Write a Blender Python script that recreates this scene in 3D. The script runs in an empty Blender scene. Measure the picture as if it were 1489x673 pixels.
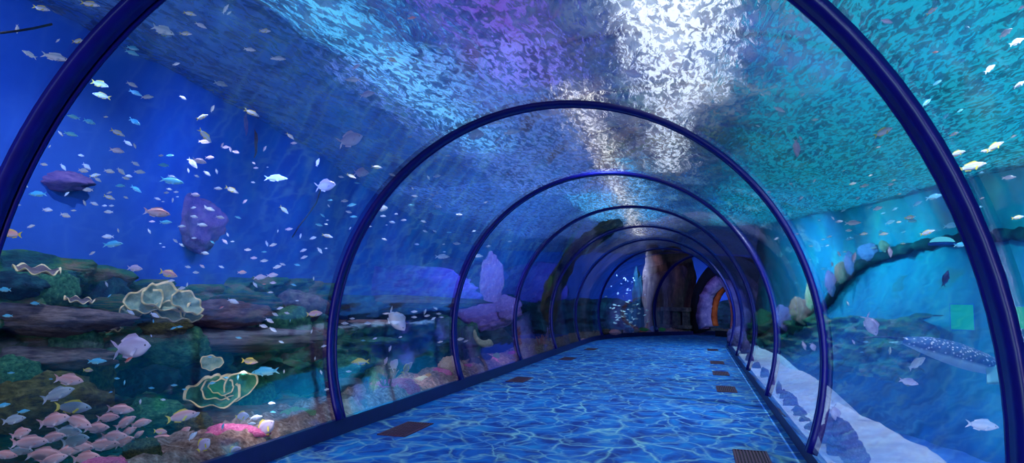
import bpy, bmesh, math, random
from mathutils import Vector, Matrix, noise
random.seed(7)
S = bpy.context.scene
C = S.collection
PI = math.pi
# ------------------------------------------------------------------ camera
EYE = Vector((0, 0, 1.6))
F = Vector((-0.25568485, 0.9619127, 0.09669136)).normalized()
RT = Vector((0.96674014, 0.25504166, 0.01916406)).normalized()
UP = RT.cross(F).normalized()
FOC = 1011.1
cd = bpy.data.cameras.new('camera'); cam = bpy.data.objects.new('camera', cd); C.objects.link(cam)
cd.sensor_width = 36; cd.lens = FOC / 1489 * 36; cd.clip_start = .05; cd.clip_end = 200
M = Matrix((RT, UP, -F)).transposed().to_4x4(); M.translation = EYE
cam.matrix_world = M; S.camera = cam
def ray(px, py): return F + RT * ((px - 744.5) / FOC) - UP * ((py - 336.5) / FOC)
def atX(px, py, X): d = ray(px, py); return EYE + d * (X / d.x)
def atY(px, py, Y): d = ray(px, py); return EYE + d * (Y / d.y)
def atZ(px, py, Z): d = ray(px, py); return EYE + d * ((Z - 1.6) / d.z)
def atT(px, py, t): return EYE + ray(px, py) * t      # t is the depth along the view axis
def depth(P): return (P - EYE).dot(F)
# ------------------------------------------------------------------ materials
def mat(name): 
    m = bpy.data.materials.new(name); m.use_nodes = True
    nt = m.node_tree; nt.nodes.clear(); return m, nt
def nd(nt, t, **k):
    n = nt.nodes.new(t)
    for a, b in k.items():
        if a in n.inputs: n.inputs[a].default_value = b
        else: setattr(n, a, b)
    return n
def ramp(nt, fac, stops, interp='LINEAR'):
    r = nt.nodes.new('ShaderNodeValToRGB'); r.color_ramp.interpolation = interp
    el = r.color_ramp.elements
    while len(el) < len(stops): el.new(.5)
    for e, (p, c) in zip(el, stops): e.position = p; e.color = (*c, 1) if len(c) == 3 else c
    nt.links.new(fac, r.inputs[0]); return r.outputs[0]
def coords(nt, scale=(1, 1, 1), kind='Object', rot=(0, 0, 0)):
    tc = nt.nodes.new('ShaderNodeTexCoord'); mp = nd(nt, 'ShaderNodeMapping')
    mp.inputs['Scale'].default_value = scale; mp.inputs['Rotation'].default_value = rot
    nt.links.new(tc.outputs[kind], mp.inputs[0]); return mp.outputs[0]
def rocky(name, stops, scale=3, rough=.85, bump=.5, stretch=(1, 1, 1), spec=.2, detail=8):
    m, nt = mat(name); L = nt.links
    co = coords(nt, stretch)
    n1 = nd(nt, 'ShaderNodeTexNoise', Scale=scale, Detail=detail, Roughness=.65); L.new(co, n1.inputs['Vector'])
    col = ramp(nt, n1.outputs[0], stops)
    n2 = nd(nt, 'ShaderNodeTexNoise', Scale=scale * 5, Detail=6, Roughness=.7); L.new(co, n2.inputs['Vector'])
    b = nd(nt, 'ShaderNodeBump', Strength=bump, Distance=.06); L.new(n2.outputs[0], b.inputs['Height'])
    p = nd(nt, 'ShaderNodeBsdfPrincipled', Roughness=rough); p.inputs['Specular IOR Level'].default_value = spec
    L.new(col, p.inputs['Base Color']); L.new(b.outputs[0], p.inputs['Normal'])
    o = nd(nt, 'ShaderNodeOutputMaterial'); L.new(p.outputs[0], o.inputs[0]); return m
def plain(name, col, rough=.5, metal=0, spec=.5, emit=None, es=1, coat=0):
    m, nt = mat(name)
    p = nd(nt, 'ShaderNodeBsdfPrincipled', Roughness=rough, Metallic=metal)
    n = nd(nt, 'ShaderNodeTexNoise', Scale=9., Detail=4.); 
    c = ramp(nt, n.outputs[0], [(.3, [v * .85 for v in col]), (.7, [min(1, v * 1.12) for v in col])])
    nt.links.new(coords(nt), n.inputs['Vector']); nt.links.new(c, p.inputs['Base Color'])
    p.inputs['Specular IOR Level'].default_value = spec; p.inputs['Coat Weight'].default_value = coat
    if emit: p.inputs['Emission Color'].default_value = (*emit, 1); p.inputs['Emission Strength'].default_value = es
    o = nd(nt, 'ShaderNodeOutputMaterial'); nt.links.new(p.outputs[0], o.inputs[0]); return m
def fishmat(name, back, side, belly, rough=.35):
    m, nt = mat(name); L = nt.links
    tc = nt.nodes.new('ShaderNodeTexCoord'); sp = nt.nodes.new('ShaderNodeSeparateXYZ'); L.new(tc.outputs['Generated'], sp.inputs[0])
    n = nd(nt, 'ShaderNodeTexNoise', Scale=14., Detail=3.); L.new(tc.outputs['Generated'], n.inputs['Vector'])
    mx = nd(nt, 'ShaderNodeMath', operation='MULTIPLY_ADD'); L.new(n.outputs[0], mx.inputs[0]); mx.inputs[1].default_value = .15
    L.new(sp.outputs['Z'], mx.inputs[2])
    c = ramp(nt, mx.outputs[0], [(.3, belly), (.55, side), (.8, back)])
    p = nd(nt, 'ShaderNodeBsdfPrincipled', Roughness=rough); L.new(c, p.inputs['Base Color'])
    o = nd(nt, 'ShaderNodeOutputMaterial'); L.new(p.outputs[0], o.inputs[0]); return m
def glassmat(name='acrylic', k=.9):
    m, nt = mat(name); L = nt.links
    t = nd(nt, 'ShaderNodeBsdfTransparent'); t.inputs[0].default_value = (.95, .97, .99, 1)
    g = nd(nt, 'ShaderNodeBsdfGlossy', Roughness=.04); g.inputs[0].default_value = (.8, .85, 1, 1)
    lw = nd(nt, 'ShaderNodeLayerWeight', Blend=.5); fr = nd(nt, 'ShaderNodeMapRange'); fr.interpolation_type = 'SMOOTHSTEP'; L.new(lw.outputs['Facing'], fr.inputs[0])
    for q, v in ((1, .18), (2, .95), (3, .03 * k), (4, .78 * k)): fr.inputs[q].default_value = v
    n = nd(nt, 'ShaderNodeTexNoise', Scale=2.5, Detail=3.); L.new(coords(nt, (1, .3, 1)), n.inputs['Vector'])
    b = nd(nt, 'ShaderNodeBump', Strength=.06, Distance=.05); L.new(n.outputs[0], b.inputs['Height']); L.new(b.outputs[0], g.inputs['Normal'])
    mx = nd(nt, 'ShaderNodeMixShader'); L.new(fr.outputs[0], mx.inputs[0]); L.new(t.outputs[0], mx.inputs[1]); L.new(g.outputs[0], mx.inputs[2])
    o = nd(nt, 'ShaderNodeOutputMaterial'); L.new(mx.outputs[0], o.inputs[0]); return m
def watersurf():
    m, nt = mat('water_surface'); L = nt.links
    co = coords(nt, (1.5, .5, 1), rot=(0, 0, .3))
    w = nd(nt, 'ShaderNodeTexNoise', Scale=1.6, Detail=6., Roughness=.6, Distortion=.8); L.new(co, w.inputs['Vector'])
    w2 = nd(nt, 'ShaderNodeTexNoise', Scale=8., Detail=4., Roughness=.6, Distortion=.8); L.new(co, w2.inputs['Vector'])
    big = nd(nt, 'ShaderNodeTexNoise', Scale=.5, Detail=4., Roughness=.6); L.new(co, big.inputs['Vector'])
    b = nd(nt, 'ShaderNodeBump', Strength=1., Distance=.24); L.new(w.outputs[0], b.inputs['Height'])
    b2 = nd(nt, 'ShaderNodeBump', Strength=1., Distance=.035); L.new(w2.outputs[0], b2.inputs['Height']); L.new(b.outputs[0], b2.inputs['Normal'])
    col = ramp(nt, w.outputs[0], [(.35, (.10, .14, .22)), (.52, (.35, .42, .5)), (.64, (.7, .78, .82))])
    reef_refl = ramp(nt, big.outputs[0], [(.45, (1, 1, 1)), (.56, (.75, .5, .35)), (.66, (.35, .6, .4))])  # brown and green reef reflection painted into the surface colour
    mu = nd(nt, 'ShaderNodeMixRGB', blend_type='MULTIPLY', Fac=.9); L.new(col, mu.inputs[1]); L.new(reef_refl, mu.inputs[2]); col = mu.outputs[0]
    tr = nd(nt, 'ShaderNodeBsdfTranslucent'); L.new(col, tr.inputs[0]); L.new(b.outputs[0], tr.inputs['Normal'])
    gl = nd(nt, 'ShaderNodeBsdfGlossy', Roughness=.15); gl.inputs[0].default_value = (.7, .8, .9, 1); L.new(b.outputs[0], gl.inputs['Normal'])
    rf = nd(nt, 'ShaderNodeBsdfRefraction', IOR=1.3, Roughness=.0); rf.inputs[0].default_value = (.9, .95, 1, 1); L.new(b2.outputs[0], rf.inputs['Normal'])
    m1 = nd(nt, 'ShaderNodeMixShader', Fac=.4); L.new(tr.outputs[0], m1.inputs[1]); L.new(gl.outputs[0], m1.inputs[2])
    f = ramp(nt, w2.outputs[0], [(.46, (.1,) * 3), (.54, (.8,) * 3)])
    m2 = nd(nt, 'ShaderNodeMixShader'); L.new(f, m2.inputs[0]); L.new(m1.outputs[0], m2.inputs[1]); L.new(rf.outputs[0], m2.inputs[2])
    o = nd(nt, 'ShaderNodeOutputMaterial'); L.new(m2.outputs[0], o.inputs[0]); return m
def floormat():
    m, nt = mat('blue_ripple_floor'); L = nt.links  # pale ripple lines over mottled blue, all in the base colour
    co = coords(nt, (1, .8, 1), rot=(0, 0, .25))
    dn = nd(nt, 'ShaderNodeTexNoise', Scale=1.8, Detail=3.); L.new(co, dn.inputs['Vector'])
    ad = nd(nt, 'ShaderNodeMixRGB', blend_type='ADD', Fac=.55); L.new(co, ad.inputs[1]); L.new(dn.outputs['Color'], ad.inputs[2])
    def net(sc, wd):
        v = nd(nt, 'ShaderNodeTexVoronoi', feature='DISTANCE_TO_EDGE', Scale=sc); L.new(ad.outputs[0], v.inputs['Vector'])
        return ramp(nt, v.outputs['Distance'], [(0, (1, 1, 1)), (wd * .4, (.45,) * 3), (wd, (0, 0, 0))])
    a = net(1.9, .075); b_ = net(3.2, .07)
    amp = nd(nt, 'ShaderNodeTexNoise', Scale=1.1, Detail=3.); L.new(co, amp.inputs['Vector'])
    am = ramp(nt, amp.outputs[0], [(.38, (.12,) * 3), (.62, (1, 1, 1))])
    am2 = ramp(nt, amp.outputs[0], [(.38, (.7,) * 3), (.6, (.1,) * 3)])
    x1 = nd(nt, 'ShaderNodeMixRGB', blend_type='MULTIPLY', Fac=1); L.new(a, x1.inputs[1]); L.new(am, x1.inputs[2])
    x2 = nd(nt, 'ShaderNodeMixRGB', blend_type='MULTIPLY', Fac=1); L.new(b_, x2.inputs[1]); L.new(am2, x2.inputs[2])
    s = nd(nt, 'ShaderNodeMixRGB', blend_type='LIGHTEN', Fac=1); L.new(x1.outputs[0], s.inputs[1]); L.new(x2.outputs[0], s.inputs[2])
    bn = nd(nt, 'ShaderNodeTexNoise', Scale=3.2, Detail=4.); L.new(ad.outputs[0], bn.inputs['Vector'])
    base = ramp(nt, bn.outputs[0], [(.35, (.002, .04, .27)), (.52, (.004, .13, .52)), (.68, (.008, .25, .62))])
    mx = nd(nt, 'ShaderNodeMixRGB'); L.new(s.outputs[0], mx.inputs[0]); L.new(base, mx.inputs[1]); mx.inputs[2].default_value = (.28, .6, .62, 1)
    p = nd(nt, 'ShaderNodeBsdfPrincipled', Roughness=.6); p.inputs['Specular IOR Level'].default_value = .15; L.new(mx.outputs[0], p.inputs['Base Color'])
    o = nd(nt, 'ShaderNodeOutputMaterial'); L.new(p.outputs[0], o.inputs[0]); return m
MT = {}
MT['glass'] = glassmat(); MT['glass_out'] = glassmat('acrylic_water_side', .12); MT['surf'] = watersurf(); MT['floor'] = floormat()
MT['navy'] = plain('navy_curb', (.008, .006, .09), .5)
MT['rib'] = plain('blue_painted_rib', (.006, .004, .17), .35, 0, .3)
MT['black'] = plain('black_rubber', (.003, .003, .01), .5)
MT['wall_blue'] = rocky('blue_tank_wall', [(.3, (.014, .075, .36)), (.7, (.025, .12, .52))], .5, .9, .15)
MT['wall_teal'] = rocky('teal_tank_wall', [(.3, (.004, .14, .30)), (.55, (.008, .28, .42)), (.72, (.02, .42, .45))], .7, .9, .4, (1, 1, .6))
MT['wall_azure'] = rocky('azure_tank_wall', [(.3, (.003, .10, .55)), (.7, (.008, .19, .72))], .5, .9, .2)
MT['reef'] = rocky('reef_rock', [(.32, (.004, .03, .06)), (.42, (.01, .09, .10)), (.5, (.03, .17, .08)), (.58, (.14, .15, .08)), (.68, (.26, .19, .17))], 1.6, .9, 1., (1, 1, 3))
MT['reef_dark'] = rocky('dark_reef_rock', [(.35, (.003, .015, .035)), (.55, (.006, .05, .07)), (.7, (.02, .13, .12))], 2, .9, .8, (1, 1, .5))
MT['ledge'] = rocky('ledge_rock', [(.35, (.05, .05, .07)), (.55, (.16, .14, .14)), (.7, (.26, .22, .22))], 4, .9, .8)
MT['brown'] = rocky('brown_rock', [(.35, (.09, .05, .05)), (.55, (.22, .13, .10)), (.7, (.36, .24, .2))], 4, .9, .9)
MT['tan'] = rocky('tan_rock', [(.35, (.25, .16, .14)), (.7, (.5, .33, .28))], 3, .9, .6)
MT['olive'] = rocky('olive_rock', [(.35, (.03, .04, .02)), (.5, (.12, .13, .03)), (.68, (.26, .26, .08))], 6, .9, 1.)
MT['green'] = rocky('green_algae_rock', [(.35, (.01, .08, .05)), (.55, (.04, .22, .11)), (.7, (.16, .38, .14))], 5, .9, .8)
MT['lime'] = rocky('lime_coral', [(.35, (.12, .34, .10)), (.7, (.35, .62, .25))], 8, .8, .8)
MT['gravel'] = rocky('gravel', [(.35, (.16, .09, .07)), (.5, (.42, .27, .21)), (.6, (.62, .45, .36)), (.7, (.9, .8, .72))], 16, .9, 1.)
MT['sand'] = rocky('pale_sand', [(.3, (.42, .48, .62)), (.7, (.72, .80, .88))], 2, .9, .3)
MT['deep'] = rocky('deep_floor', [(.3, (.03, .13, .55)), (.7, (.07, .22, .66))], 1, .9, .3)
MT['pink'] = rocky('pink_coral_rock', [(.35, (.55, .06, .24)), (.55, (.85, .18, .42)), (.7, (.95, .5, .65))], 10, .8, .7)
MT['rose'] = rocky('rose_coral_rock', [(.35, (.5, .14, .2)), (.7, (.85, .4, .45))], 10, .8, .7)
MT['purple'] = rocky('purple_rock', [(.35, (.09, .06, .26)), (.55, (.26, .17, .46)), (.7, (.5, .38, .7))], 6, .9, .9)
MT['haze'] = rocky('violet_haze_rock', [(.35, (.05, .06, .42)), (.6, (.10, .10, .55)), (.75, (.3, .26, .7))], 3, .9, .5)  # violet haze of reflected sand painted into the rock colour
MT['haze_tan'] = rocky('hazy_tan_rock', [(.35, (.07, .06, .26)), (.7, (.2, .14, .36))], 3, .9, .5)  # tan pulled towards blue, with water haze painted into the colour
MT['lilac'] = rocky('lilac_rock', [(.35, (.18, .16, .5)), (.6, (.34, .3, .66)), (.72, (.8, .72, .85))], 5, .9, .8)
MT['cream'] = rocky('cream_coral', [(.35, (.5, .36, .25)), (.7, (.85, .68, .5))], 9, .8, .5)
MT['gold'] = rocky('golden_coral', [(.35, (.3, .15, .03)), (.7, (.6, .38, .08))], 9, .8, .6)
MT['whitegreen'] = rocky('pale_green_coral', [(.35, (.35, .45, .3)), (.7, (.7, .78, .55))], 9, .8, .6)
MT['plate'] = rocky('plate_coral', [(.35, (.10, .22, .18)), (.6, (.3, .42, .28)), (.72, (.55, .55, .3))], 7, .8, .5)
MT['plate_rim'] = rocky('plate_coral_rim', [(.35, (.45, .4, .16)), (.7, (.8, .72, .4))], 8, .8, .3)
MT['rust'] = rocky('rust_rim', [(.35, (.22, .03, .01)), (.7, (.5, .12, .03))], 5, .7, .4)
MT['grate'] = plain('dark_red_grate', (.07, .012, .035), .5)
MT['pit'] = plain('grate_pit', (.008, .004, .012), .8)
MT['silver'] = fishmat('silver_fish', (.45, .62, .8), (.75, .85, .95), (.9, .95, 1))
MT['lav'] = fishmat('lavender_fish', (.55, .48, .68), (.72, .68, .88), (.85, .8, .95))
MT['teal_f'] = fishmat('teal_fish', (.06, .45, .7), (.12, .6, .8), (.3, .75, .85))
MT['pinkf'] = fishmat('pink_fish', (.72, .36, .34), (.80, .55, .58), (.82, .72, .78))
MT['grey_f'] = fishmat('grey_fish', (.28, .36, .42), (.42, .52, .55), (.55, .62, .68))
MT['yel'] = plain('yellow_fin', (.85, .75, .08), .5)
MT['yel_f'] = fishmat('yellow_fish', (.75, .7, .1), (.75, .78, .3), (.3, .5, .8))
MT['red_f'] = fishmat('red_fish', (.6, .12, .08), (.7, .2, .12), (.8, .4, .3))
MT['pale_f'] = fishmat('pale_green_fish', (.3, .5, .3), (.6, .75, .5), (.8, .85, .7))
MT['dark_f'] = fishmat('dark_fish', (.005, .02, .12), (.008, .03, .2), (.02, .06, .3))
MT['eye'] = plain('fish_eye', (.01, .01, .02), .1)
MT['olivef'] = fishmat('olive_fish', (.3, .28, .1), (.42, .4, .28), (.6, .5, .6))
# ------------------------------------------------------------------ object helpers
def tag(o, label=None, cat=None, group=None, kind=None):
    if label: o['label'] = label
    if cat: o['category'] = cat
    if group: o['group'] = group
    if kind: o['kind'] = kind
    return o
def meshobj(name, V, Fc, m=None, parent=None, smooth=True):
    me = bpy.data.meshes.new(name); me.from_pydata([tuple(v) for v in V], [], Fc); me.update()
    bm = bmesh.new(); bm.from_mesh(me); bmesh.ops.recalc_face_normals(bm, faces=bm.faces); bm.to_mesh(me); bm.free()
    if smooth: me.polygons.foreach_set('use_smooth', [True] * len(me.polygons))
    if m: me.materials.append(MT[m])
    o = bpy.data.objects.new(name, me); C.objects.link(o)
    if parent: o.parent = parent
    return o
def empty(name, loc=(0, 0, 0)):
    o = bpy.data.objects.new(name, None); o.location = loc; o.empty_display_size = .2; C.objects.link(o); return o
def box(V, Fc, c, h, R=None):
    i = len(V); c = Vector(c)
    for a in (-1, 1):
        for b in (-1, 1):
            for d in (-1, 1):
                v = Vector((a * h[0], b * h[1], d * h[2])); V.append(c + (R @ v if R else v))
    for f in ((0, 1, 3, 2), (4, 6, 7, 5), (0, 4, 5, 1), (2, 3, 7, 6), (0, 2, 6, 4), (1, 5, 7, 3)): Fc.append([i + k for k in f])
def tube(V, Fc, pts, rad, n=8):
    i0 = len(V); pts = [Vector(p) for p in pts]
    for k, p in enumerate(pts):
        t = (pts[min(k + 1, len(pts) - 1)] - pts[max(k - 1, 0)]).normalized()
        a = t.cross(Vector((.31, .27, .9))).normalized(); b = t.cross(a)
        r = rad[k] if hasattr(rad, '__len__') else rad
        for j in range(n): V.append(p + a * (r * math.cos(2 * PI * j / n)) + b * (r * math.sin(2 * PI * j / n)))
    for k in range(len(pts) - 1):
        for j in range(n):
            Fc.append([i0 + k * n + j, i0 + k * n + (j + 1) % n, i0 + (k + 1) * n + (j + 1) % n, i0 + (k + 1) * n + j])
    Fc.append([i0 + j for j in range(n)]); Fc.append([i0 + (len(pts) - 1) * n + j for j in range(n)])
def grid(V, Fc, nu, nv, fn):
    i0 = len(V)
    for a in range(nu + 1):
        for b in range(nv + 1): V.append(fn(a / nu, b / nv))
    for a in range(nu):
        for b in range(nv):
            i = i0 + a * (nv + 1) + b; Fc.append([i, i + 1, i + nv + 2, i + nv + 1])
def fbm(p, o=4): return noise.fractal(Vector(p), 1.0, 2.0, o)
# tunnel centre line
AX, AZ, RR = -1.458, 1.098, 2.662
XL, XR, CH = -3.98, 1.08, .187
def path(s):
    if s <= 27: return Vector((AX, s, 0)), Vector((1, 0, 0)), Vector((0, 1, 0))
    f = (s - 27) / 10.
    return Vector((AX + 10 - 10 * math.cos(f), 27 + 10 * math.sin(f), 0)), Vector((math.cos(f), -math.sin(f), 0)), Vector((math.sin(f), math.cos(f), 0))
def tp(s, x, z): p, r, t = path(s); return p + r * x + Vector((0, 0, z))
A0 = math.asin((CH - AZ) / RR)
def arcpt(s, a, R): return tp(s, R * math.cos(a), AZ + R * math.sin(a))
def sweep(name, prof, s0, s1, m, parent=None, step=.6, smooth=False):
    """closed profile (x, z) swept along the tunnel"""
    n = max(1, int((s1 - s0) / step)) if s1 > 27 else max(1, int((s1 - s0) / 2)); V = []; Fc = []; k = len(prof)
    for i in range(n + 1):
        for x, z in prof: V.append(tp(s0 + (s1 - s0) * i / n, x, z))
    for i in range(n):
        for j in range(k): Fc.append([i * k + j, i * k + (j + 1) % k, (i + 1) * k + (j + 1) % k, (i + 1) * k + j])
    Fc.append(list(range(k))); Fc.append([n * k + j for j in range(k)])
    return meshobj(name, V, Fc, m, parent, smooth)
def arc_band(name, s0, s1, r0, r1, m, parent=None, a0=A0, a1=PI - A0, n=72):
    V = []; Fc = []
    for i in range(n + 1):
        a = a0 + (a1 - a0) * i / n
        for s, r in ((s0, r0), (s1, r0), (s1, r1), (s0, r1)): V.append(arcpt(s, a, r))
    for i in range(n):
        for j in range(4): Fc.append([i * 4 + j, i * 4 + (j + 1) % 4, (i + 1) * 4 + (j + 1) % 4, (i + 1) * 4 + j])
    Fc.append([0, 1, 2, 3]); Fc.append([n * 4 + j for j in range(4)])
    return meshobj(name, V, Fc, m, parent, True)
END = 43.
# ------------------------------------------------------------------ floor, curbs
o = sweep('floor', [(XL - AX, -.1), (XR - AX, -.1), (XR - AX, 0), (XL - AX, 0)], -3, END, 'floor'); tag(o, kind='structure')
o = sweep('baseboard_left', [(XL - AX - .05, -.1), (XL - AX, -.1), (XL - AX, CH), (XL - AX - .05, CH)], -3, END, 'navy'); tag(o, kind='structure')
o = sweep('baseboard_right', [(XR - AX, -.1), (XR - AX + .05, -.1), (XR - AX + .05, CH), (XR - AX, CH)], -3, END, 'navy'); tag(o, kind='structure')
RS = [3.13 + 4.257 * i for i in range(8)]
names = ['nearest arch rib, wide blue band crossing both sides of the picture', 'second arch rib from the viewer, a full thin navy hoop',
         'third arch rib from the viewer, meeting the curb beside a pink rock', 'fourth arch rib from the viewer, thin hoop over the walkway',
         'fifth arch rib, thin hoop just before the arched reef reflection', 'sixth arch rib, last hoop on the straight stretch of tunnel',
         'seventh arch rib where the tunnel begins to bend', 'eighth arch rib inside the bend before the purple portal']
def rib(i, s):
    t = empty('arch_rib', path(s)[0]); tag(t, names[i], 'tunnel rib', 'arch ribs of the tunnel')
    inv = Matrix.Translation(-path(s)[0])
    for nm, a, b, r0, r1, m in (('band', -.085, .03, RR - .035, RR + .012, 'rib'), ('gasket', .03, .052, RR - .02, RR + .008, 'black'), ('edge_strip', .052, .078, RR - .035, RR + .012, 'rib')):
        c = arc_band(nm, s + a, s + b, r0, r1, m, t); c.matrix_parent_inverse = inv
    return t
for i, s in enumerate(RS): rib(i, s)
edges = [-3] + RS + [END - 1]
for i in range(len(edges) - 1):
    n = 1 if edges[i + 1] < 27 else 6
    V = []; Fc = []; rings = []
    for k in range(n + 1):
        s = edges[i] + .02 + (edges[i + 1] - edges[i] - .04) * k / n
        for r in (RR + .012, RR + .055):
            for j in range(73): V.append(arcpt(s, A0 + (PI - 2 * A0) * j / 72, r))
    for k in range(n):
        for q in range(2):
            for j in range(72):
                a = (k * 2 + q) * 73 + j; b = ((k + 1) * 2 + q) * 73 + j; Fc.append([a, a + 1, b + 1, b])
    e0min = len(V)
    for k in (0, n):
        e0 = len(V)
        for q in range(2):
            for j in range(73): V.append(V[k * 146 + q * 73 + j].copy())
        for j in range(72): a = e0 + j; Fc.append([a, a + 1, a + 74, a + 73])
    o = meshobj('window_%d' % (i + 1), V, Fc, 'glass'); o.data.materials.append(MT['glass_out']); tag(o, kind='structure')
    for p_ in o.data.polygons:
        if all(v % 146 >= 73 for v in p_.vertices) or max(p_.vertices) >= e0min: p_.material_index = 1
# ------------------------------------------------------------------ floor grates
def grate(x, y, label):
    t = empty('floor_grate', (x, y, 0)); tag(t, label, 'floor grate', 'grates set in the walkway')
    V = []; Fc = []
    for c, h in (((-.165, 0, .004), (.012, .45, .006)), ((.165, 0, .004), (.012, .45, .006)), ((0, -.44, .004), (.165, .012, .006)), ((0, .44, .004), (.165, .012, .006))): box(V, Fc, c, h)
    meshobj('frame', V, Fc, 'grate', t, False)
    V = []; Fc = []
    for k in range(9): box(V, Fc, (-.136 + .034 * k, 0, .0045), (.009, .43, .005))
    meshobj('slats', V, Fc, 'grate', t, False)
    V = []; Fc = []; box(V, Fc, (0, 0, .0012), (.155, .44, .001)); meshobj('pit', V, Fc, 'pit', t, False)
for x, y, l in ((-3.42, 8.05, 'largest looking dark red floor grate by the coral side curb past the second rib'), (-3.42, 13.7, 'dark red grate beside the third rib foot on the coral side of the walkway'),
                (-3.42, 19.1, 'small dark grate beside the coral side curb near the fifth rib'), (-3.38, 23.2, 'farthest tiny dark grate near the coral side curb'),
                (.55, 7.75, 'slatted dark red grate with clear bars near the sand side curb'), (.53, 13.8, 'second dark grate from the viewer in the row by the sand side curb'),
                (.53, 16.8, 'third dark grate from the viewer in the row by the sand side curb'), (.53, 19.8, 'fourth dark grate from the viewer in the row by the sand side curb'), (.53, 25., 'farthest dark grate in the row by the sand side curb')):
    grate(x, y, l)
# ------------------------------------------------------------------ tank shell
WS = 4.6
WL = [(-6.5, -4), (-6.6, 4), (-6.76, 7), (-7.48, 11), (-9.3, 19.7), (-12.5, 33), (-12, 42), (-4, 44.5), (12, 46)]
def polyline(P, u):
    Ls = [math.dist(P[i], P[i + 1]) for i in range(len(P) - 1)]; T = sum(Ls) * u
    for i, l in enumerate(Ls):
        if T <= l or i == len(Ls) - 1:
            a, b = Vector(P[i]), Vector(P[i + 1]); d = (b - a).normalized(); return a + d * T, Vector((d.y, -d.x))
        T -= l
def wallmesh(name, P, z0, z1, m, nu=120, nv=12, amp=.15, nrm=1):
    V = []; Fc = []
    def fn(u, v):
        p, n = polyline(P, u); z = z0 + (z1 - z0) * v
        d = amp * fbm((p.x * .7, p.y * .7, z * .9)); return Vector((p.x + n.x * d * nrm, p.y + n.y * d * nrm, z))
    grid(V, Fc, nu, nv, fn); 
    k = len(V)
    def fn2(u, v):
        p, n = polyline(P, u); return Vector((p.x - n.x * .5 * nrm, p.y - n.y * .5 * nrm, z0 + (z1 - z0) * v))
    grid(V, Fc, nu, nv, fn2)
    w = nv + 1
    for a in range(nu):
        for b in (0, nv): i = a * w + b; Fc.append([i, i + w, k + i + w, k + i])
    for b in range(nv):
        for a in (0, nu): i = a * w + b; Fc.append([i, i + 1, k + i + 1, k + i])
    o = meshobj(name, V, Fc, m); tag(o, kind='structure'); return o
wallmesh('wall_left', WL, -1, 5., 'wall_blue')
WRT = [(10, -4), (9.5, 4), (8.8, 10), (7.2, 15.5), (5.4, 21), (3.8, 25.4), (2.5, 28.4), (2.4, 29.6)]
wallmesh('wall_right', WRT, -2, 5., 'wall_teal', nrm=-1)
# water surface with real swell
V = []; Fc = []
def sf(u, v):
    x = -14 + 26 * u; y = -4 + 52 * v
    return Vector((x, y, WS + .10 * fbm((x * .6, y * .35, 3)) + .03 * fbm((x * 2, y * 1.3, 9))))
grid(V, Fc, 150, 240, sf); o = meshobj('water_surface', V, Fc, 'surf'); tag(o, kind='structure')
if o.data.polygons[0].normal.z > 0: o.data.flip_normals()
# left seabed
V = []; Fc = []
def lb(u, v):
    s = -3 + 46 * u; x = XL - AX - .06 - 9 * v ** 1.3
    p = tp(s, x, 0); dd = 9 * v ** 1.3; h = .10 + .16 * min(1, dd * 4) + .08 * fbm((p.x * 1.6, p.y * 1.6, 0)) * min(1, v * 12) + .06 * fbm((p.x * 5, p.y * 5, 2)) * min(1, v * 20)
    if dd > .75: h -= .9 * min(1, (dd - .75) * 1.1)
    h += (.035 * fbm((p.x * 14, p.y * 14, 7)) + .03 * fbm((p.x * 8, p.y * 8, 4))) * min(1, dd * 6)
    return Vector((p.x, p.y, h))
grid(V, Fc, 620, 90, lb); o = meshobj('seabed_left', V, Fc, 'gravel'); tag(o, kind='structure')
# right seabed: sand shelf then a drop to a deep floor
V = []; Fc = []
def rb(u, v):
    y = -3 + 34 * u; x = XR + .06 + 9 * v ** 1.4; d = x - XR
    lip = 1.15 + .15 * math.sin(y * .9) + .1 * fbm((y * .5, 0, 0))
    h = .10 + .05 * fbm((x * 1.5, y * 1.5, 5)) * min(1, d * 3)
    if d > lip: h -= min(1.9, (d - lip) * .9)
    f = max(0, y - 26) ; 
    return Vector((x + .05 * f * f, y, h))
grid(V, Fc, 200, 70, rb)
o = meshobj('seabed_right', V, Fc, 'sand'); o.data.materials.append(MT['deep']); tag(o, kind='structure')
for p_ in o.data.polygons:
    if p_.center.z < -1.05 + .25 * fbm((p_.center.x, p_.center.y, 1)): p_.material_index = 1
# ------------------------------------------------------------------ reef face (left), ledged
def reef_face(name, P, z0, top, out, m, nu, nv, label, seed, nrm=1):
    V = []; Fc = []
    def fn(u, v):
        p, n = polyline(P, u); zt = top(p) + .22 * fbm((p.x * .8 + seed, p.y * .8, 0)); 
        z = z0 + (zt - z0) * min(1, v / .85)
        st = z * 2.1 + .5 * fbm((p.x * .5, p.y * .5, seed)); stp = st - math.floor(st)
        d = out * (1 - .72 * (z - z0) / (zt - z0)) + .28 * (stp ** 2) + .32 * fbm((p.x * 1.3, p.y * 1.3, z * 2.2 + seed)) + .1 * fbm((p.x * 4, p.y * 4, z * 6))
        if v > .85: d *= 1 - (v - .85) / .15; z += .05
        return Vector((p.x + n.x * (d - .1) * nrm, p.y + n.y * (d - .1) * nrm, z))
    grid(V, Fc, nu, nv, fn); o = meshobj(name, V, Fc, m); tag(o, label, 'reef'); return o
reef_face('reef_ledge', [(-6.5, -3), (-6.6, 4), (-6.76, 7), (-7.48, 11), (-7.9, 14)], -.4, lambda p: 1.78, 1.0, 'reef', 330, 60, 'dark layered reef wall of teal and brown rock along the coral side', 1)
reef_face('reef_ledge', [(-7.4, 13), (-8.4, 19.7), (-11., 32.), (-10.5, 41), (-4, 43.4), (11, 45)], -.4, lambda p: 1.45 + .2 * (p.y > 30), 1.2, 'reef_dark', 420, 40, 'dark green reef wall running far behind the bend', 5)
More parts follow.
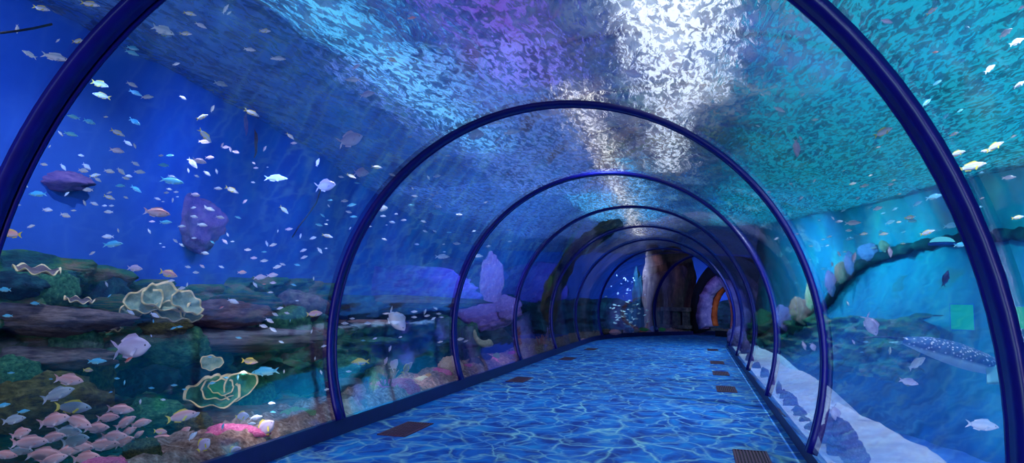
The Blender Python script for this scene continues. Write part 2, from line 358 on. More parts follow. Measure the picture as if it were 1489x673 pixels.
reef_face('reef_ledge', [(5.7, 19.), (5.2, 20.8), (3.5, 25.2), (2.3, 28.2)], -.3, lambda p: 1.2 + .6 * max(0, (21 - p.y) / 6), .7, 'reef', 240, 40, 'teal and brown reef ledge behind the sand strip toward the bend', 9, nrm=-1)
# points where view rays meet a line or a tank wall
def on_line(px, py, A, B):
    d = ray(px, py); n = Vector((B[1] - A[1], A[0] - B[0], 0)); t = (n.x * A[0] + n.y * A[1]) / (n.x * d.x + n.y * d.y); return EYE + d * t
PA, PB = (2.0, 22.5), (5.7, 10.5)
def wallx(y):
    for i in range(len(WL) - 1):
        if WL[i][1] <= y <= WL[i + 1][1]: f = (y - WL[i][1]) / (WL[i + 1][1] - WL[i][1]); return WL[i][0] + f * (WL[i + 1][0] - WL[i][0])
    return -6.5
def onwall_right(px, py, off=.3):
    d = ray(px, py); t = 4.
    def wx(y):
        for i in range(len(WRT) - 1):
            if WRT[i][1] <= y <= WRT[i + 1][1]: f = (y - WRT[i][1]) / (WRT[i + 1][1] - WRT[i][1]); return WRT[i][0] + f * (WRT[i + 1][0] - WRT[i][0])
        return 2.4
    while t < 30 and (EYE + d * t).x < wx((EYE + d * t).y) - off: t += .05
    return EYE + d * t
def onwall(px, py, off=.3):
    d = ray(px, py); t = 4.
    while t < 42 and (EYE + d * t).x > wallx((EYE + d * t).y) + off: t += .1
    return EYE + d * t
# ------------------------------------------------------------------ rocks
spot_later = []
V = []; Fc = []
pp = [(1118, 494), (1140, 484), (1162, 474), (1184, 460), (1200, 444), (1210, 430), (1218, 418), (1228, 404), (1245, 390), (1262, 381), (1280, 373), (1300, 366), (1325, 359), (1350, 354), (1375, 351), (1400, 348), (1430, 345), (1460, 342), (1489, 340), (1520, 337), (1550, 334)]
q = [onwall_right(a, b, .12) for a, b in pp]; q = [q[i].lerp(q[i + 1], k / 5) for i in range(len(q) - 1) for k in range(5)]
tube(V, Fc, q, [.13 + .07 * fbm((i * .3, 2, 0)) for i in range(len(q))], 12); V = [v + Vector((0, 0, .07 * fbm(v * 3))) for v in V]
tag(meshobj('curb_reflection', V, Fc, 'reef_dark'), 'thin dark strip standing for the curb reflection along the blue tank wall above the spotted ray', 'reflection strip')  # curb reflection in the glass built as a solid strip
def rockmesh(seed, sub=4, amp=.28, fr=1.5, rough=.08):
    bm = bmesh.new(); bmesh.ops.create_icosphere(bm, subdivisions=sub, radius=1)
    for v in bm.verts:
        p = v.co.copy(); v.co = p * (1 + amp * fbm(p * fr + Vector((seed * 7.1, seed, 0)), 3) + rough * fbm(p * fr * 4 + Vector((seed, 3, 0)), 4))
    me = bpy.data.meshes.new('rock'); bm.to_mesh(me); bm.free(); me.polygons.foreach_set('use_smooth', [True] * len(me.polygons)); return me
RM = [rockmesh(i + 1, 4, .3, 1.3, .12) for i in range(5)]
RMat = {}
def facing(P, roll=0):
    d = (P - EYE); a = math.atan2(d.y, d.x) - PI / 2; return a
def rock(name, P, rx, ry, rz, m, label, cat='rock', group=None, kind=None, k=None, rot=None):
    k = random.randrange(5) if k is None else k
    if (k, m) not in RMat: me = RM[k].copy(); me.materials.append(MT[m]); RMat[(k, m)] = me
    o = bpy.data.objects.new(name, RMat[(k, m)]); C.objects.link(o); o.location = P; o.scale = (rx, ry, rz)
    o.rotation_euler = (0, 0, facing(P) if rot is None else rot); return tag(o, label, cat, group, kind)
def prock(px, py, w, h, m, label, X=-6.0, th=.6, name='rock', cat='rock', P=None, **kw):
    P = P or atX(px, py, X); s = depth(P) / FOC
    return rock(name, P, w * s / 2, th * w * s / 2, h * s / 2, m, label, cat, **kw)
def onbed(px, py, w, h, m, label, z=.3, **kw): return prock(px, py, w, h, m, label, P=atZ(px, py, z), **kw)
big = [
 (70, 466, 190, 44, 'ledge', 'flat grey brown ledge jutting from the reef at the picture edge', -6.0), (65, 522, 170, 34, 'ledge', 'lower grey brown ledge under the flat ledge at the edge', -5.9),
 (110, 498, 66, 66, 'green', 'rounded green algae boulder between the two grey ledges', -5.85), (85, 424, 56, 60, 'green', 'faded green knob high on the reef above the grey ledge', -6.1),
 (240, 474, 74, 30, 'olive', 'low olive mound directly beneath the ruffled cup coral', -5.9), (252, 503, 90, 56, 'green', 'broad green boulder behind the large forked tail fish', -5.9),
 (330, 456, 130, 36, 'brown', 'brown craggy rock to the side of the ruffled cup coral', -6.0), (438, 446, 66, 44, 'ledge', 'smooth rounded boulder with pale top beside the second rib', -5.9),
 (414, 478, 72, 64, 'green', 'bright green algae boulder below the smooth rounded boulder', -5.7), (350, 492, 250, 30, 'ledge', 'long pale ledge running across the middle of the reef', -5.9),
 (360, 440, 90, 30, 'reef', 'dark mossy rock on the reef crest under the hanging pale fish', -6.1), (450, 500, 60, 50, 'brown', 'brown block wedged against the second rib', -5.7),
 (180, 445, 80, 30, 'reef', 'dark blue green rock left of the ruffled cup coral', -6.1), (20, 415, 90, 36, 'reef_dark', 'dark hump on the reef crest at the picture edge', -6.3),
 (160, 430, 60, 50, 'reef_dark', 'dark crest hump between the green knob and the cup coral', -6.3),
 (55, 585, 180, 84, 'olive', 'large rough olive rock behind the pink fish shoal', -5.6), (20, 545, 70, 50, 'green', 'green boulder at the edge above the pink fish shoal', -5.7),
 (130, 560, 60, 80, 'olive', 'upright olive rock beside the dark cave', -5.7),
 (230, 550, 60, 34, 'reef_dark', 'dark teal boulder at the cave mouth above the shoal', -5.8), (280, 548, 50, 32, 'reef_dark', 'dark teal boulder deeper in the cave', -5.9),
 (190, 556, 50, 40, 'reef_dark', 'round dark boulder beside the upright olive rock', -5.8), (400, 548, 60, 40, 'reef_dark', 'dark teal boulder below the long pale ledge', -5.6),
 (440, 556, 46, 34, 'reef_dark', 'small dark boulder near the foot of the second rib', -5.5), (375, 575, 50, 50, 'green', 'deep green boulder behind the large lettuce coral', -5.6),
 (225, 600, 70, 40, 'green', 'green mound within the pink fish shoal', -5.3), (280, 615, 50, 30, 'olive', 'yellow green mound at the rim of the shoal', -5.1),
 (350, 604, 150, 22, 'brown', 'flat brown slab above the big pink rock', -5.0), (440, 588, 120, 16, 'brown', 'thin brown slab roofing a dark gap near the second rib', -5.1),
 (500, 565, 60, 30, 'ledge', 'grey brown rock just past the foot of the second rib', -5.2),
 (285, 325, 70, 78, 'haze_tan', 'hazy tan dome rising high behind the small fish', -6.95), (353, 182, 14, 44, 'haze_tan', 'narrow tan rock finger near the top of the blue wall', -7.3),
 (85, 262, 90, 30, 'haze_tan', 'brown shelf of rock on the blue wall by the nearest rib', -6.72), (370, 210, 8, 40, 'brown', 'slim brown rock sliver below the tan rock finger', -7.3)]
for px, py, w, h, m, l, X in big: prock(px, py, w, h, m, l, X, k=(2 if 'dome' in l else None))
for y in (5, 9.5, 14): spot_later.append(((-3.9, y, 3.3), (-6, y + 1.5, 4.0), (.75, .8, 1), 8, 150, 1, .03))  # added fill spots for the fish under the surface
for y in (6, 10.5, 15): spot_later.append(((-4.15, y, .75), (-4.5, y + .6, .1), (1, .8, .85), 30, 165, 1, .05))  # added spots to brighten the curb rocks
# between second and fourth ribs
for px, py, w, h, m, l, X in [
 (600, 438, 230, 15, 'ledge', 'long thin brown ledge above the dark hollow past the second rib', -7.0), (530, 468, 110, 7, 'tan', 'thin pale rock lip inside the dark hollow', -6.9),
 (668, 455, 90, 40, 'reef_dark', 'dark crest rock behind the third rib', -7.8), (652, 480, 50, 40, 'green', 'teal green curtain of algae rock before the third rib', -7.6),
 (640, 500, 100, 16, 'reef_dark', 'flat dark shelf in the teal hollow', -7.2), (530, 495, 90, 12, 'green', 'narrow green shelf in the hollow past the second rib', -6.8),
 (682, 500, 30, 60, 'green', 'upright green rock just past the third rib', -6.6), (500, 530, 60, 26, 'green', 'low green rock at the hollow floor near the second rib', -5.9),
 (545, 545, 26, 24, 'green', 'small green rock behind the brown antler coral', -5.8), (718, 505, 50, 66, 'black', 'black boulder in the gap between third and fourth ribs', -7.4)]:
    prock(px, py, w, h, m, l, X)
for px, py, w, h, m, l in [(560, 420, 250, 66, 'haze', 'broad violet mound built from reflected haze beyond the second rib'), (655, 412, 150, 74, 'haze', 'violet hump built from reflected haze behind the third rib'),
                        (716, 410, 34, 76, 'lilac', 'tall pale lilac column standing for a coral reflection between third and fourth ribs'), (705, 455, 70, 46, 'lilac', 'speckled pale lump of the coral reflection under the tall lilac column'), (775, 412, 90, 60, 'haze', 'far violet haze hill behind the fourth rib'), (740, 448, 34, 34, 'lilac', 'creamy lilac knob of the coral reflection beside the speckled lump')]:
    prock(px, py, w, h, m, l, P=onwall(px, py) if m == 'haze' else atY(px, py, 22), th=.2)  # haze and coral reflections given solid shape
# reef reflection in the curved glass, built as a solid arch
def reflection_band(name, s0, s1, a0, a1, r, m, label, seed, th=.22):
    V = []; Fc = []
    def fn(u, v):
        a = a0 + (a1 - a0) * u; q = 2 * PI * v
        e = math.sin(PI * min(1, u / .93)) ** .35 * .9 + .1
        s = (s0 + s1) / 2 + (s1 - s0) / 2 * math.cos(q) * e; rr = r + th * math.sin(q) * e
        p = arcpt(s, a, rr); n_ = fbm(p * 1.2 + Vector((seed, 0, 0)), 4); c = arcpt(s, a, 0)
        return p + (p - c).normalized() * max(-.08, .3 * n_) + Vector((0, .3 * n_, 0))
    grid(V, Fc, 90, 40, fn); o = meshobj(name, V, Fc, m); return tag(o, label, 'rock')
reflection_band('reef_reflection', 20.6, 22.6, math.radians(104), math.radians(190), RR + .3, 'olive', 'brown and green reef reflection built as an arch over the tunnel beyond the fourth rib', 3)
# brown column by the portal, with a block shaped from the tunnel reflection
for X, Y, rx, ry, h, m, l in ((-2.1, 37.6, .6, .7, 4.6, 'brown', 'tall red brown rock column outside the bend'), (-1.0, 38.6, .9, .8, 4.5, 'brown', 'second brown rock column next to the portal'), (-3.0, 37.9, .3, .4, 3.2, 'reef_dark', 'dark column edge beside the red brown column')):
    rock('rock_column', Vector((X, Y, h / 2 - .2)), rx, ry, h * .56, m, l, 'rock', k=1)
V = []; Fc = []
for c, h in (((0, 0, .95), (.75, .35, .1)), ((-.55, 0, .45), (.12, .25, .42)), ((0, 0, .45), (.14, .25, .42)), ((.55, 0, .45), (.12, .25, .42)), ((0, 0, .08), (.8, .4, .08))): box(V, Fc, c, h)
o = meshobj('reflection_block', V, Fc, 'ledge', None, False); o.location = atY(985, 478, 36.4); o.location.z = .3; o.rotation_euler = (0, 0, -.5); tag(o, 'grey block on legs shaped from the tunnel reflection before the brown columns', 'stone block')
# ------------------------------------------------------------------ gravel bank rocks and corals
for px, py, w, h, m, l in [
 (343, 634, 78, 34, 'pink', 'largest bright pink rock, beside yellow finned fish near the curb'), (434, 607, 54, 26, 'lime', 'smooth lime green coral dome on the gravel before the second rib'),
 (207, 656, 46, 36, 'olive', 'knobbly yellow green rock under the pink fish shoal'), (150, 676, 60, 20, 'pink', 'pink rock half hidden at the bottom of the shoal'),
 (572, 568, 72, 34, 'pink', 'wide mottled pink rock below the antler coral'), (604, 575, 26, 18, 'brown', 'small brown stone at the end of the wide pink rock'),
 (612, 559, 26, 24, 'whitegreen', 'pale green knobbly rock between the pink rocks'), (641, 547, 30, 22, 'pink', 'round pink rock before the third rib'),
 (655, 531, 36, 26, 'cream', 'folded cream clam like rock leaning on the third rib'), (679, 537, 20, 16, 'pink', 'pink rock just past the third rib'),
 (691, 530, 24, 20, 'reef_dark', 'dark bushy stone past the third rib'), (699, 538, 20, 14, 'brown', 'brown stone behind the pink rock past the third rib'),
 (715, 526, 20, 13, 'pink', 'pink rock midway between third and fourth ribs'), (722, 517, 9, 8, 'lime', 'tiny lime green ball on the gravel bank'),
 (745, 517, 16, 14, 'pink', 'pink rock just before the fourth rib'), (733, 522, 14, 12, 'gold', 'orange stone touching the pink rock before the fourth rib'),
 (706, 519, 16, 10, 'olive', 'olive stone behind the midway pink rock'), (765, 514, 12, 9, 'whitegreen', 'pale green stone just past the fourth rib'),
 (784, 508, 16, 9, 'pink', 'pink rock between fourth and fifth ribs'), (795, 504, 12, 10, 'rose', 'rose rock at the foot of the pale stalk coral'),
 (812, 502, 11, 10, 'pink', 'pink rock just past the fifth rib'), (830, 498, 10, 7, 'brown', 'brown stone between fifth and sixth ribs'), (850, 492, 14, 8, 'rose', 'rose rock just past the sixth rib'),
 (862, 489, 12, 7, 'pink', 'pink rock by the start of the bend'), (894, 483, 17, 8, 'rose', 'rose pink dome at the start of the far curb'), (915, 480, 12, 7, 'lilac', 'lilac stone in the far gravel row'),
 (925, 480, 9, 6, 'rose', 'small rose stone next to the lilac stone'), (936, 479, 12, 5, 'lime', 'pale lime stone before the eighth rib'), (880, 482, 14, 8, 'brown', 'brown stone at the bend beside the rose dome'),
 (951, 478, 11, 8, 'lilac', 'grey lilac stone past the eighth rib'), (963, 479, 10, 5, 'lime', 'green stone past the eighth rib'), (622, 553, 14, 20, 'gold', 'golden ribbed stone next to the pale green rock'),
 (400, 632, 30, 16, 'brown', 'brown gravel lump between the pink rock and lime dome'), (500, 585, 60, 22, 'brown', 'brown pebbly lump just past the second rib'), (525, 592, 30, 14, 'brown', 'low pebbly lump past the second rib'),
 (300, 660, 40, 26, 'brown', 'brown lump under the yellow fish near the corner curb'), (260, 668, 50, 30, 'brown', 'dark brown lump at the bottom edge beside the knobbly rock'),
 (640, 566, 26, 12, 'gravel', 'pale gravel lump under the round pink rock'), (380, 640, 40, 14, 'gravel', 'pale gravel lump at the curb by the yellow fish')]:
    if px > 870: P = atZ(px, py, .32)
    else:
        P = atX(px, py, -4.42)
    prock(px, py, w, h, m, l, P=P, name='coral_rock' if m in ('pink', 'rose', 'lime', 'whitegreen') else 'rock', th=.5)
for px, py, w, h, m, l in [(1236, 382, 14, 30, 'lilac', 'pale lilac upright shape of reflected coral, tallest of the group'), (1222, 396, 14, 30, 'tan', 'tan upright shape of reflected coral where the thin strip bends down'), (1262, 366, 24, 24, 'lilac', 'broad lilac block of reflected coral on the thin strip'),
                           (1208, 412, 14, 34, 'lilac', 'lilac shape of reflected coral just above the second rib'), (1285, 358, 12, 16, 'tan', 'small tan shape of reflected coral on the thin strip')]:
    prock(px, py, w, h, m, l, P=onwall_right(px, py, .35), th=.4)  # coral reflections above the curb line modelled as standing stones
def branch(V, Fc, p, d, L_, r, n, spread, lv):
    q = p + d * L_; tube(V, Fc, [p, p.lerp(q, .5) + Vector((random.uniform(-1, 1), random.uniform(-1, 1), 0)) * L_ * .06, q], [r, r * .85, r * .6], 6)
    if lv > 0:
        for _ in range(n):
            dd = (d + Vector((random.uniform(-1, 1), random.uniform(-1, 1), random.uniform(-.2, .8))) * spread).normalized(); branch(V, Fc, p.lerp(q, random.uniform(.6, 1)), dd, L_ * .65, r * .65, n, spread, lv - 1)
def antler(P, h, m, label, n=4, name='antler_coral', lv=2, spread=.6):
    V = []; Fc = []
    for _ in range(n):
        d = Vector((random.uniform(-.6, .6), random.uniform(-.6, .6), 1)).normalized(); branch(V, Fc, Vector((random.uniform(-.15, .15) * h * 2, random.uniform(-.15, .15) * h, -.05)), d, h * .5, h * .07, 2, spread, lv)
    o = meshobj(name, V, Fc, m); o.location = P; return tag(o, label, 'coral')
antler(atX(540, 566, -4.35), .2, 'brown', 'small brown antler coral at the near end of the wide pink rock', 5)
antler(atX(562, 556, -4.4), .22, 'brown', 'middle brown antler coral behind the wide pink rock', 5)
antler(atX(579, 557, -4.4), .36, 'tan', 'tallest brown antler coral rising behind the wide pink rock', 3)
antler(atX(468, 605, -4.5), .22, 'cream', 'spiky brown and cream finger coral at the foot of the second rib', 16, lv=1, spread=.9)
antler(atX(766, 511, -4.4), .32, 'cream', 'pale finger coral just past the fourth rib', 6)
antler(atX(798, 498, -4.5), .62, 'lilac', 'pale stalk coral standing before the fifth rib', 3, spread=.2)
antler(atX(786, 500, -4.5), .34, 'rose', 'rose finger coral between fourth and fifth ribs', 4)
antler(atX(742, 511, -4.5), .12, 'olive', 'tiny olive weed tuft before the fourth rib', 6)
def plates(name, P, w, h, lst, label, mat_='plate'):
    """ruffled plates: each (dx, dz, radius, tilt, cup) in units of w"""
    t = empty(name, P); t.rotation_euler = (0, 0, facing(P)); tag(t, label, 'coral')
    for q, (dx, dz, r, tx, ty, cup) in enumerate(lst):
        V = []; Fc = []; nr, na = 10, 48; ph = random.uniform(0, 6)
        def pos(i, j, off):
            a = 2 * PI * j / na; f = i / nr; rr = r * f * (1 + .08 * math.sin(3 * a + ph))
            z = cup * r * f ** 2 + r * .13 * f ** 3 * math.sin(7 * a + ph * 3) + off
            return Vector((rr * math.cos(a), rr * .75 * math.sin(a), z))
        for off in (0, -.035 * w):
            for i in range(nr + 1):
                for j in range(na): V.append(pos(max(i, .02), j, off * (1 if i < nr else .6)))
        K = (nr + 1) * na
        for b in (0, K):
            for i in range(nr):
                for j in range(na): Fc.append([b + i * na + j, b + i * na + (j + 1) % na, b + (i + 1) * na + (j + 1) % na, b + (i + 1) * na + j])
        for j in range(na): Fc.append([nr * na + j, nr * na + (j + 1) % na, K + nr * na + (j + 1) % na, K + nr * na + j])
        o = meshobj('plate', V, Fc, mat_, t); o.location = (dx, 0 if q % 2 else -.05, dz); o.rotation_euler = (tx, ty, random.uniform(0, .6))
        o.data.materials.append(MT['plate_rim'])
        for p_ in o.data.polygons:
            if min(p_.vertices) % K >= (nr - 1) * na or (min(p_.vertices) % K) // na >= nr - 1: p_.material_index = 1
    return t
P = atX(235, 445, -5.5); s = depth(P) / FOC
plates('cup_coral', P, .8, .3, [(-22 * s, 2 * s, 26 * s, 1.0, -.2, .5), (0, 6 * s, 34 * s, .9, .1, .4), (30 * s, 2 * s, 24 * s, .9, .5, .4), (-38 * s, -10 * s, 18 * s, 1.1, -.5, .5), (10 * s, -10 * s, 22 * s, 1.0, .1, .4), (35 * s, -12 * s, 20 * s, .9, .3, .3)], 'large ruffled yellow green cup coral perched mid reef', 'plate')
P = atX(320, 572, -5.2); s = depth(P) / FOC
plates('lettuce_coral', P, .7, .3, [(-8 * s, -4 * s, 38 * s, .75, -.1, .35), (-4 * s, 2 * s, 28 * s, .8, -.1, .4), (0, 6 * s, 18 * s, .85, 0, .5), (26 * s, 8 * s, 26 * s, 1.0, -.6, .35)], 'wide green lettuce coral with curled rims above the brown slab', 'green')
P = atX(307, 528, -5.4); s = depth(P) / FOC
plates('plate_coral', P, .25, .2, [(0, 0, 16 * s, 1.0, 0, .25)], 'single small pale plate coral above the lettuce coral', 'plate')
# thin shelf corals on the left crest
for px, py, w, l in [(115, 437, 40, 'thin shelf coral high on the reef under the green knob'), (112, 457, 36, 'wavy shelf coral in the upper dark reef'), (130, 468, 34, 'narrow shelf coral below the wavy one'), (155, 478, 40, 'brown shelf coral beside the large forked tail fish'), (55, 394, 60, 'pale shelf streak along the reef crest at the edge')]:
    P = atX(px, py, -5.9); s = depth(P) / FOC
    plates('shelf_coral', P, .3, .2, [(0, 0, w * s / 2, .25, .05, .1)], l, 'ledge')
# right side curb rocks
for px, py, w, h, l in [
 (1150, 588, 17, 24, 'largest dark purple rock on the sand strip before the second rib foot'), (1163, 603, 14, 20, 'purple rock against the second rib on the sand strip'), (1139, 577, 9, 17, 'narrow purple rock left of the largest one'), (1133, 567, 7, 18, 'thin upright lilac rock by the third rib foot'),
 (1146, 578, 7, 14, 'small purple rock squeezed behind the largest one'), (1172, 620, 16, 22, 'purple cluster stone beside the second rib foot'), (1182, 628, 18, 24, 'large purple lump behind the second rib foot'), (1156, 601, 9, 12, 'little purple stone lower on the sand strip'),
 (1228, 640, 26, 44, 'big jagged dark purple rock past the second rib on the sand'), (1214, 655, 18, 30, 'jagged purple rock leaning on the big dark one'), (1240, 660, 30, 30, 'dark purple rock at the bottom edge of the sand'), (1200, 632, 14, 26, 'reddish purple rock just past the second rib'),
 (1208, 615, 12, 26, 'faint lilac rock behind the reddish purple rock'), (1256, 667, 16, 16, 'small purple rock at the bottom edge, outermost of the row'), (1122, 556, 8, 20, 'lilac rock right at the third rib foot'),
 (1112, 545, 10, 16, 'lilac rock before the third rib'), (1100, 535, 10, 14, 'small lilac rock before the third rib'), (1090, 522, 10, 14, 'far lilac rock on the sand strip'), (1072, 492, 22, 26, 'dark violet rock pile at the far curb corner'), (1083, 506, 14, 16, 'violet rock next to the far rock pile')]:
    P = atZ(px, py + h * .4, .12)
    if P.x < 1.35: P = atX(px, py, 1.35)
    else: P = P + Vector((0, 0, h * .42 * depth(P) / FOC))
    prock(px, py, w * 1.15, h * 1.25, 'purple', l, P=P, th=.7)
for px, py, w, h, m, l in [(1112, 466, 22, 30, 'green', 'green mossy rock on the far sand side reef behind the third rib'), (1165, 452, 30, 36, 'tan', 'tan upright rock behind the second rib on the sand side reef'), (1140, 462, 22, 34, 'lilac', 'lilac upright rock between third and second ribs on the sand side reef'),
                          (1178, 430, 14, 40, 'whitegreen', 'pale green upright rock just behind the second rib on the sand side'), (1086, 470, 18, 40, 'purple', 'violet upright rock at the far end of the sand side reef')]:
    prock(px, py, w, h, m, l, P=on_line(px, py, (6.6, 15.5), (1.9, 28.4)), th=.4)
# ------------------------------------------------------------------ portal
SP = 27 + 10 * math.radians(46)
pc, pr_, pt = path(SP)
def arch_ring(name, d0, d1, w0, h0, w1, h1, m, parent=None, rough=0, zb=0.0, zc=1.0, n=48, kind=None, label=None, cat=None):
    V = []; Fc = []
    def pt_(w, h, q, d):
        a = -.35 + (PI + .7) * q; x = w * math.cos(a); z = max(zb, zc + h * math.sin(a)); p = pc + pt * d + pr_ * x; p.z = z
        if rough: p += Vector((fbm(p * 3), fbm(p * 3 + Vector((9, 0, 0))), fbm(p * 3 + Vector((0, 9, 0))))) * rough
        return p
    for i in range(n + 1):
        q = i / n
        for w, h, d in ((w0, h0, d0), (w0, h0, (d0 + d1) / 2), (w0, h0, d1), (w1, h1, d1), (w1, h1, (d0 + d1) / 2), (w1, h1, d0)): V.append(pt_(w, h, q, d))
    for i in range(n):
        for j in range(6): Fc.append([i * 6 + j, i * 6 + (j + 1) % 6, (i + 1) * 6 + (j + 1) % 6, (i + 1) * 6 + j])
    Fc.append(list(range(6))); Fc.append([n * 6 + j for j in range(6)])
    o = meshobj(name, V, Fc, m, parent)
    return o
o = arch_ring('wall_portal', 0, .5, 2.75, 2.8, 1.95, 2.0, 'black'); tag(o, kind='structure')
t = empty('portal', (0, 0, 0)); tag(t, 'purple rock lined portal with an orange inner rim at the tunnel end', 'portal')
arch_ring('rock_sleeve', -.35, .15, 1.95, 1.9, 1.32, 1.5, 'lilac', t, .12)
arch_ring('outer_sleeve', -.1, .3, 2.15, 2.1, 1.85, 1.85, 'purple', t, .05)
arch_ring('inner_rim', 0, .3, 1.32, 1.5, 1.2, 1.4, 'rust', t, .01)
V = []; Fc = []; box(V, Fc, pc + pt * .35 + Vector((0, 0, .14)), (1.3, .1, .14), Matrix((pr_, pt, Vector((0, 0, 1)))).transposed()); meshobj('threshold', V, Fc, 'black', t, False)
# ------------------------------------------------------------------ fish
def fishgeo(hgt=.34, fork=.2, wid=.42, tail=.2, long_fins=1, sep=False, pecs=1):
    """returns dict of part -> (V, F). x forward, z up, length 1"""
    out = {}
    V = []; Fc = []; n = 12; m = 10
    xs = [-.33 + .83 * (i / n) for i in range(n + 1)]
    def H(x):
        u = (x + .33) / .83; return hgt / 2 * (max(0., math.sin(PI * min(1, u * .93 + .07)) ** .8) * (1.0 + .25 * (u - .45)) if u < 1 else 0) + .02 * (1 - u)
    for i, x in enumerate(xs):
        h = max(H(x), .012 if i == n else .028)
        for j in range(m): a = 2 * PI * j / m; V.append(Vector((x, h * wid * math.cos(a), h * math.sin(a) - (.02 if i == n else 0))))
    for i in range(n):
        for j in range(m): Fc.append([i * m + j, i * m + (j + 1) % m, (i + 1) * m + (j + 1) % m, (i + 1) * m + j])
    Fc.append(list(range(m))); Fc.append([n * m + j for j in range(m)]); out['body'] = (V, Fc)
    def fin(pts, th=.008):
        V = [Vector((x, th, z)) for x, z in pts] + [Vector((x, -th, z)) for x, z in pts]; k = len(pts)
        Fc = [list(range(k)), list(range(k, 2 * k))] + [[j, (j + 1) % k, k + (j + 1) % k, k + j] for j in range(k)]; return V, Fc
    out['tail_fin'] = fin([(-.31, .028), (-.4, tail * .7), (-.5, tail), (-.42, tail * .35), (-.5 + fork * .55, 0), (-.42, -tail * .35), (-.5, -tail), (-.4, -tail * .7), (-.31, -.028)])
    hh = hgt / 2
    out['dorsal_fin'] = fin([(-.2, hh * .45), (-.24, hh * .45 + .06 * long_fins), (-.02, hh + .05 * long_fins), (.15, hh + .06 * long_fins), (.24, hh * .85), (.05, hh * .9)])
    out['anal_fin'] = fin([(-.22, -hh * .4), (-.26, -hh * .5 - .06 * long_fins), (-.06, -hh - .03 * long_fins), (-.02, -hh * .85)])
    if pecs:
        P1 = [(.2, -.03), (.08, -.13 * long_fins - .02), (.03, -.11 * long_fins), (.15, -.005)]
        V = []; Fc = []
        for s_ in (-1, 1):
            i = len(V)
            for x, z in P1: V.append(Vector((x, s_ * (hh * wid + .01 + (.2 - x) * .35), z)))
            for x, z in P1: V.append(Vector((x, s_ * (hh * wid + .0 + (.2 - x) * .35), z + .006)))
            Fc += [[i, i + 1, i + 2, i + 3], [i + 4, i + 5, i + 6, i + 7]] + [[i + j, i + (j + 1) % 4, i + 4 + (j + 1) % 4, i + 4 + j] for j in range(4)]
        out['pectoral_fin'] = (V, Fc)
    V = []; Fc = []
    for s_ in (-1, 1):
        tube(V, Fc, [Vector((.38, s_ * H(.38) * wid * .7, .015)), Vector((.38, s_ * (H(.38) * wid + .008), .02))], [.022, .016], 8)
    out['eye'] = (V, Fc); return out
SHAPES = {'slim': dict(hgt=.24, tail=.12, fork=.22), 'oval': dict(hgt=.31, tail=.13, fork=.2), 'snap': dict(hgt=.33, tail=.15, fork=.14), 'deep': dict(hgt=.5, tail=.24, fork=.3, long_fins=1.4, wid=.3), 'disc': dict(hgt=.6, tail=.14, fork=.05, long_fins=1.6, wid=.25)}
GEO = {k: fishgeo(**v) for k, v in SHAPES.items()}
PM = {}
def small_mesh(shape, body, fin):
    k = (shape, body, fin)
    if k not in PM:
        V = []; Fc = []; mi = []
        for p, (v, f) in GEO[shape].items():
            b = len(V); V += v; Fc += [[b + q for q in ff] for ff in f]; mi += [{'body': 0, 'eye': 2}.get(p, 1)] * len(f)
        me = bpy.data.meshes.new('fish'); me.from_pydata([tuple(v) for v in V], [], Fc); me.update()
        for m in (body, fin, 'eye'): me.materials.append(MT[m])
        me.polygons.foreach_set('material_index', mi)
        me.polygons.foreach_set('use_smooth', [x == 0 for x in mi]); PM[k] = me
    return PM[k]
def part_meshes(shape, body, fin):
    k = ('parts', shape, body, fin)
    if k not in PM:
        d = {}
        for p, (v, f) in GEO[shape].items():
            me = bpy.data.meshes.new(p); me.from_pydata([tuple(q) for q in v], [], f); me.update()
            if p in ('body', 'eye'): me.polygons.foreach_set('use_smooth', [True] * len(me.polygons))
            me.materials.append(MT[{'body': body, 'eye': 'eye'}.get(p, fin)]); d[p] = me
        PM[k] = d
    return PM[k]
def tube_exit(px, py):
    d = ray(px, py); ox, oz = EYE.x - AX, EYE.z - AZ; a = d.x ** 2 + d.z ** 2; b = 2 * (ox * d.x + oz * d.z); c = ox * ox + oz * oz - (RR + .12) ** 2
    return (-b + math.sqrt(b * b - 4 * a * c)) / (2 * a)
def wallx(y):
    for i in range(len(WL) - 1):
        if WL[i][1] <= y <= WL[i + 1][1]: f = (y - WL[i][1]) / (WL[i + 1][1] - WL[i][1]); return WL[i][0] + f * (WL[i + 1][0] - WL[i][0])
    return -6.5
def far_t(px, py):
    t0 = tube_exit(px, py); t = t0; d = ray(px, py)
    while t < t0 + 8:
        t += .1; p = EYE + d * t
        if p.z > WS - .3: break
        if p.x < 0 and p.x < wallx(p.y) + .35 + (1.0 if p.z < 1.9 and p.y < 13 else 0): break
        if p.x > 0 and (p.x > 8 or p.y > 21.5 - (p.x - 2) * 3.2 and p.z < 2.9): break
        if p.z < .55 and p.x < 0: break
    return t0, t - .1
STY = {'s': ('oval', 'silver', 'silver'), 'S': ('slim', 'silver', 'silver'), 'y': ('slim', 'silver', 'yel'), 't': ('slim', 'teal_f', 'teal_f'), 'l': ('oval', 'lav', 'lav'), 'L': ('deep', 'lav', 'lav'), 'p': ('snap', 'pinkf', 'pinkf'), 'P': ('snap', 'pinkf', 'yel'),
       'g': ('snap', 'grey_f', 'grey_f'), 'G': ('snap', 'grey_f', 'yel'), 'b': ('disc', 'lav', 'yel'), 'r': ('slim', 'red_f', 'red_f'), 'd': ('oval', 'dark_f', 'dark_f'), 'Y': ('oval', 'yel_f', 'yel'), 'f': ('oval', 'pale_f', 'pale_f'), 'o': ('snap', 'olivef', 'yel'), 'D': ('deep', 'silver', 'silver')}
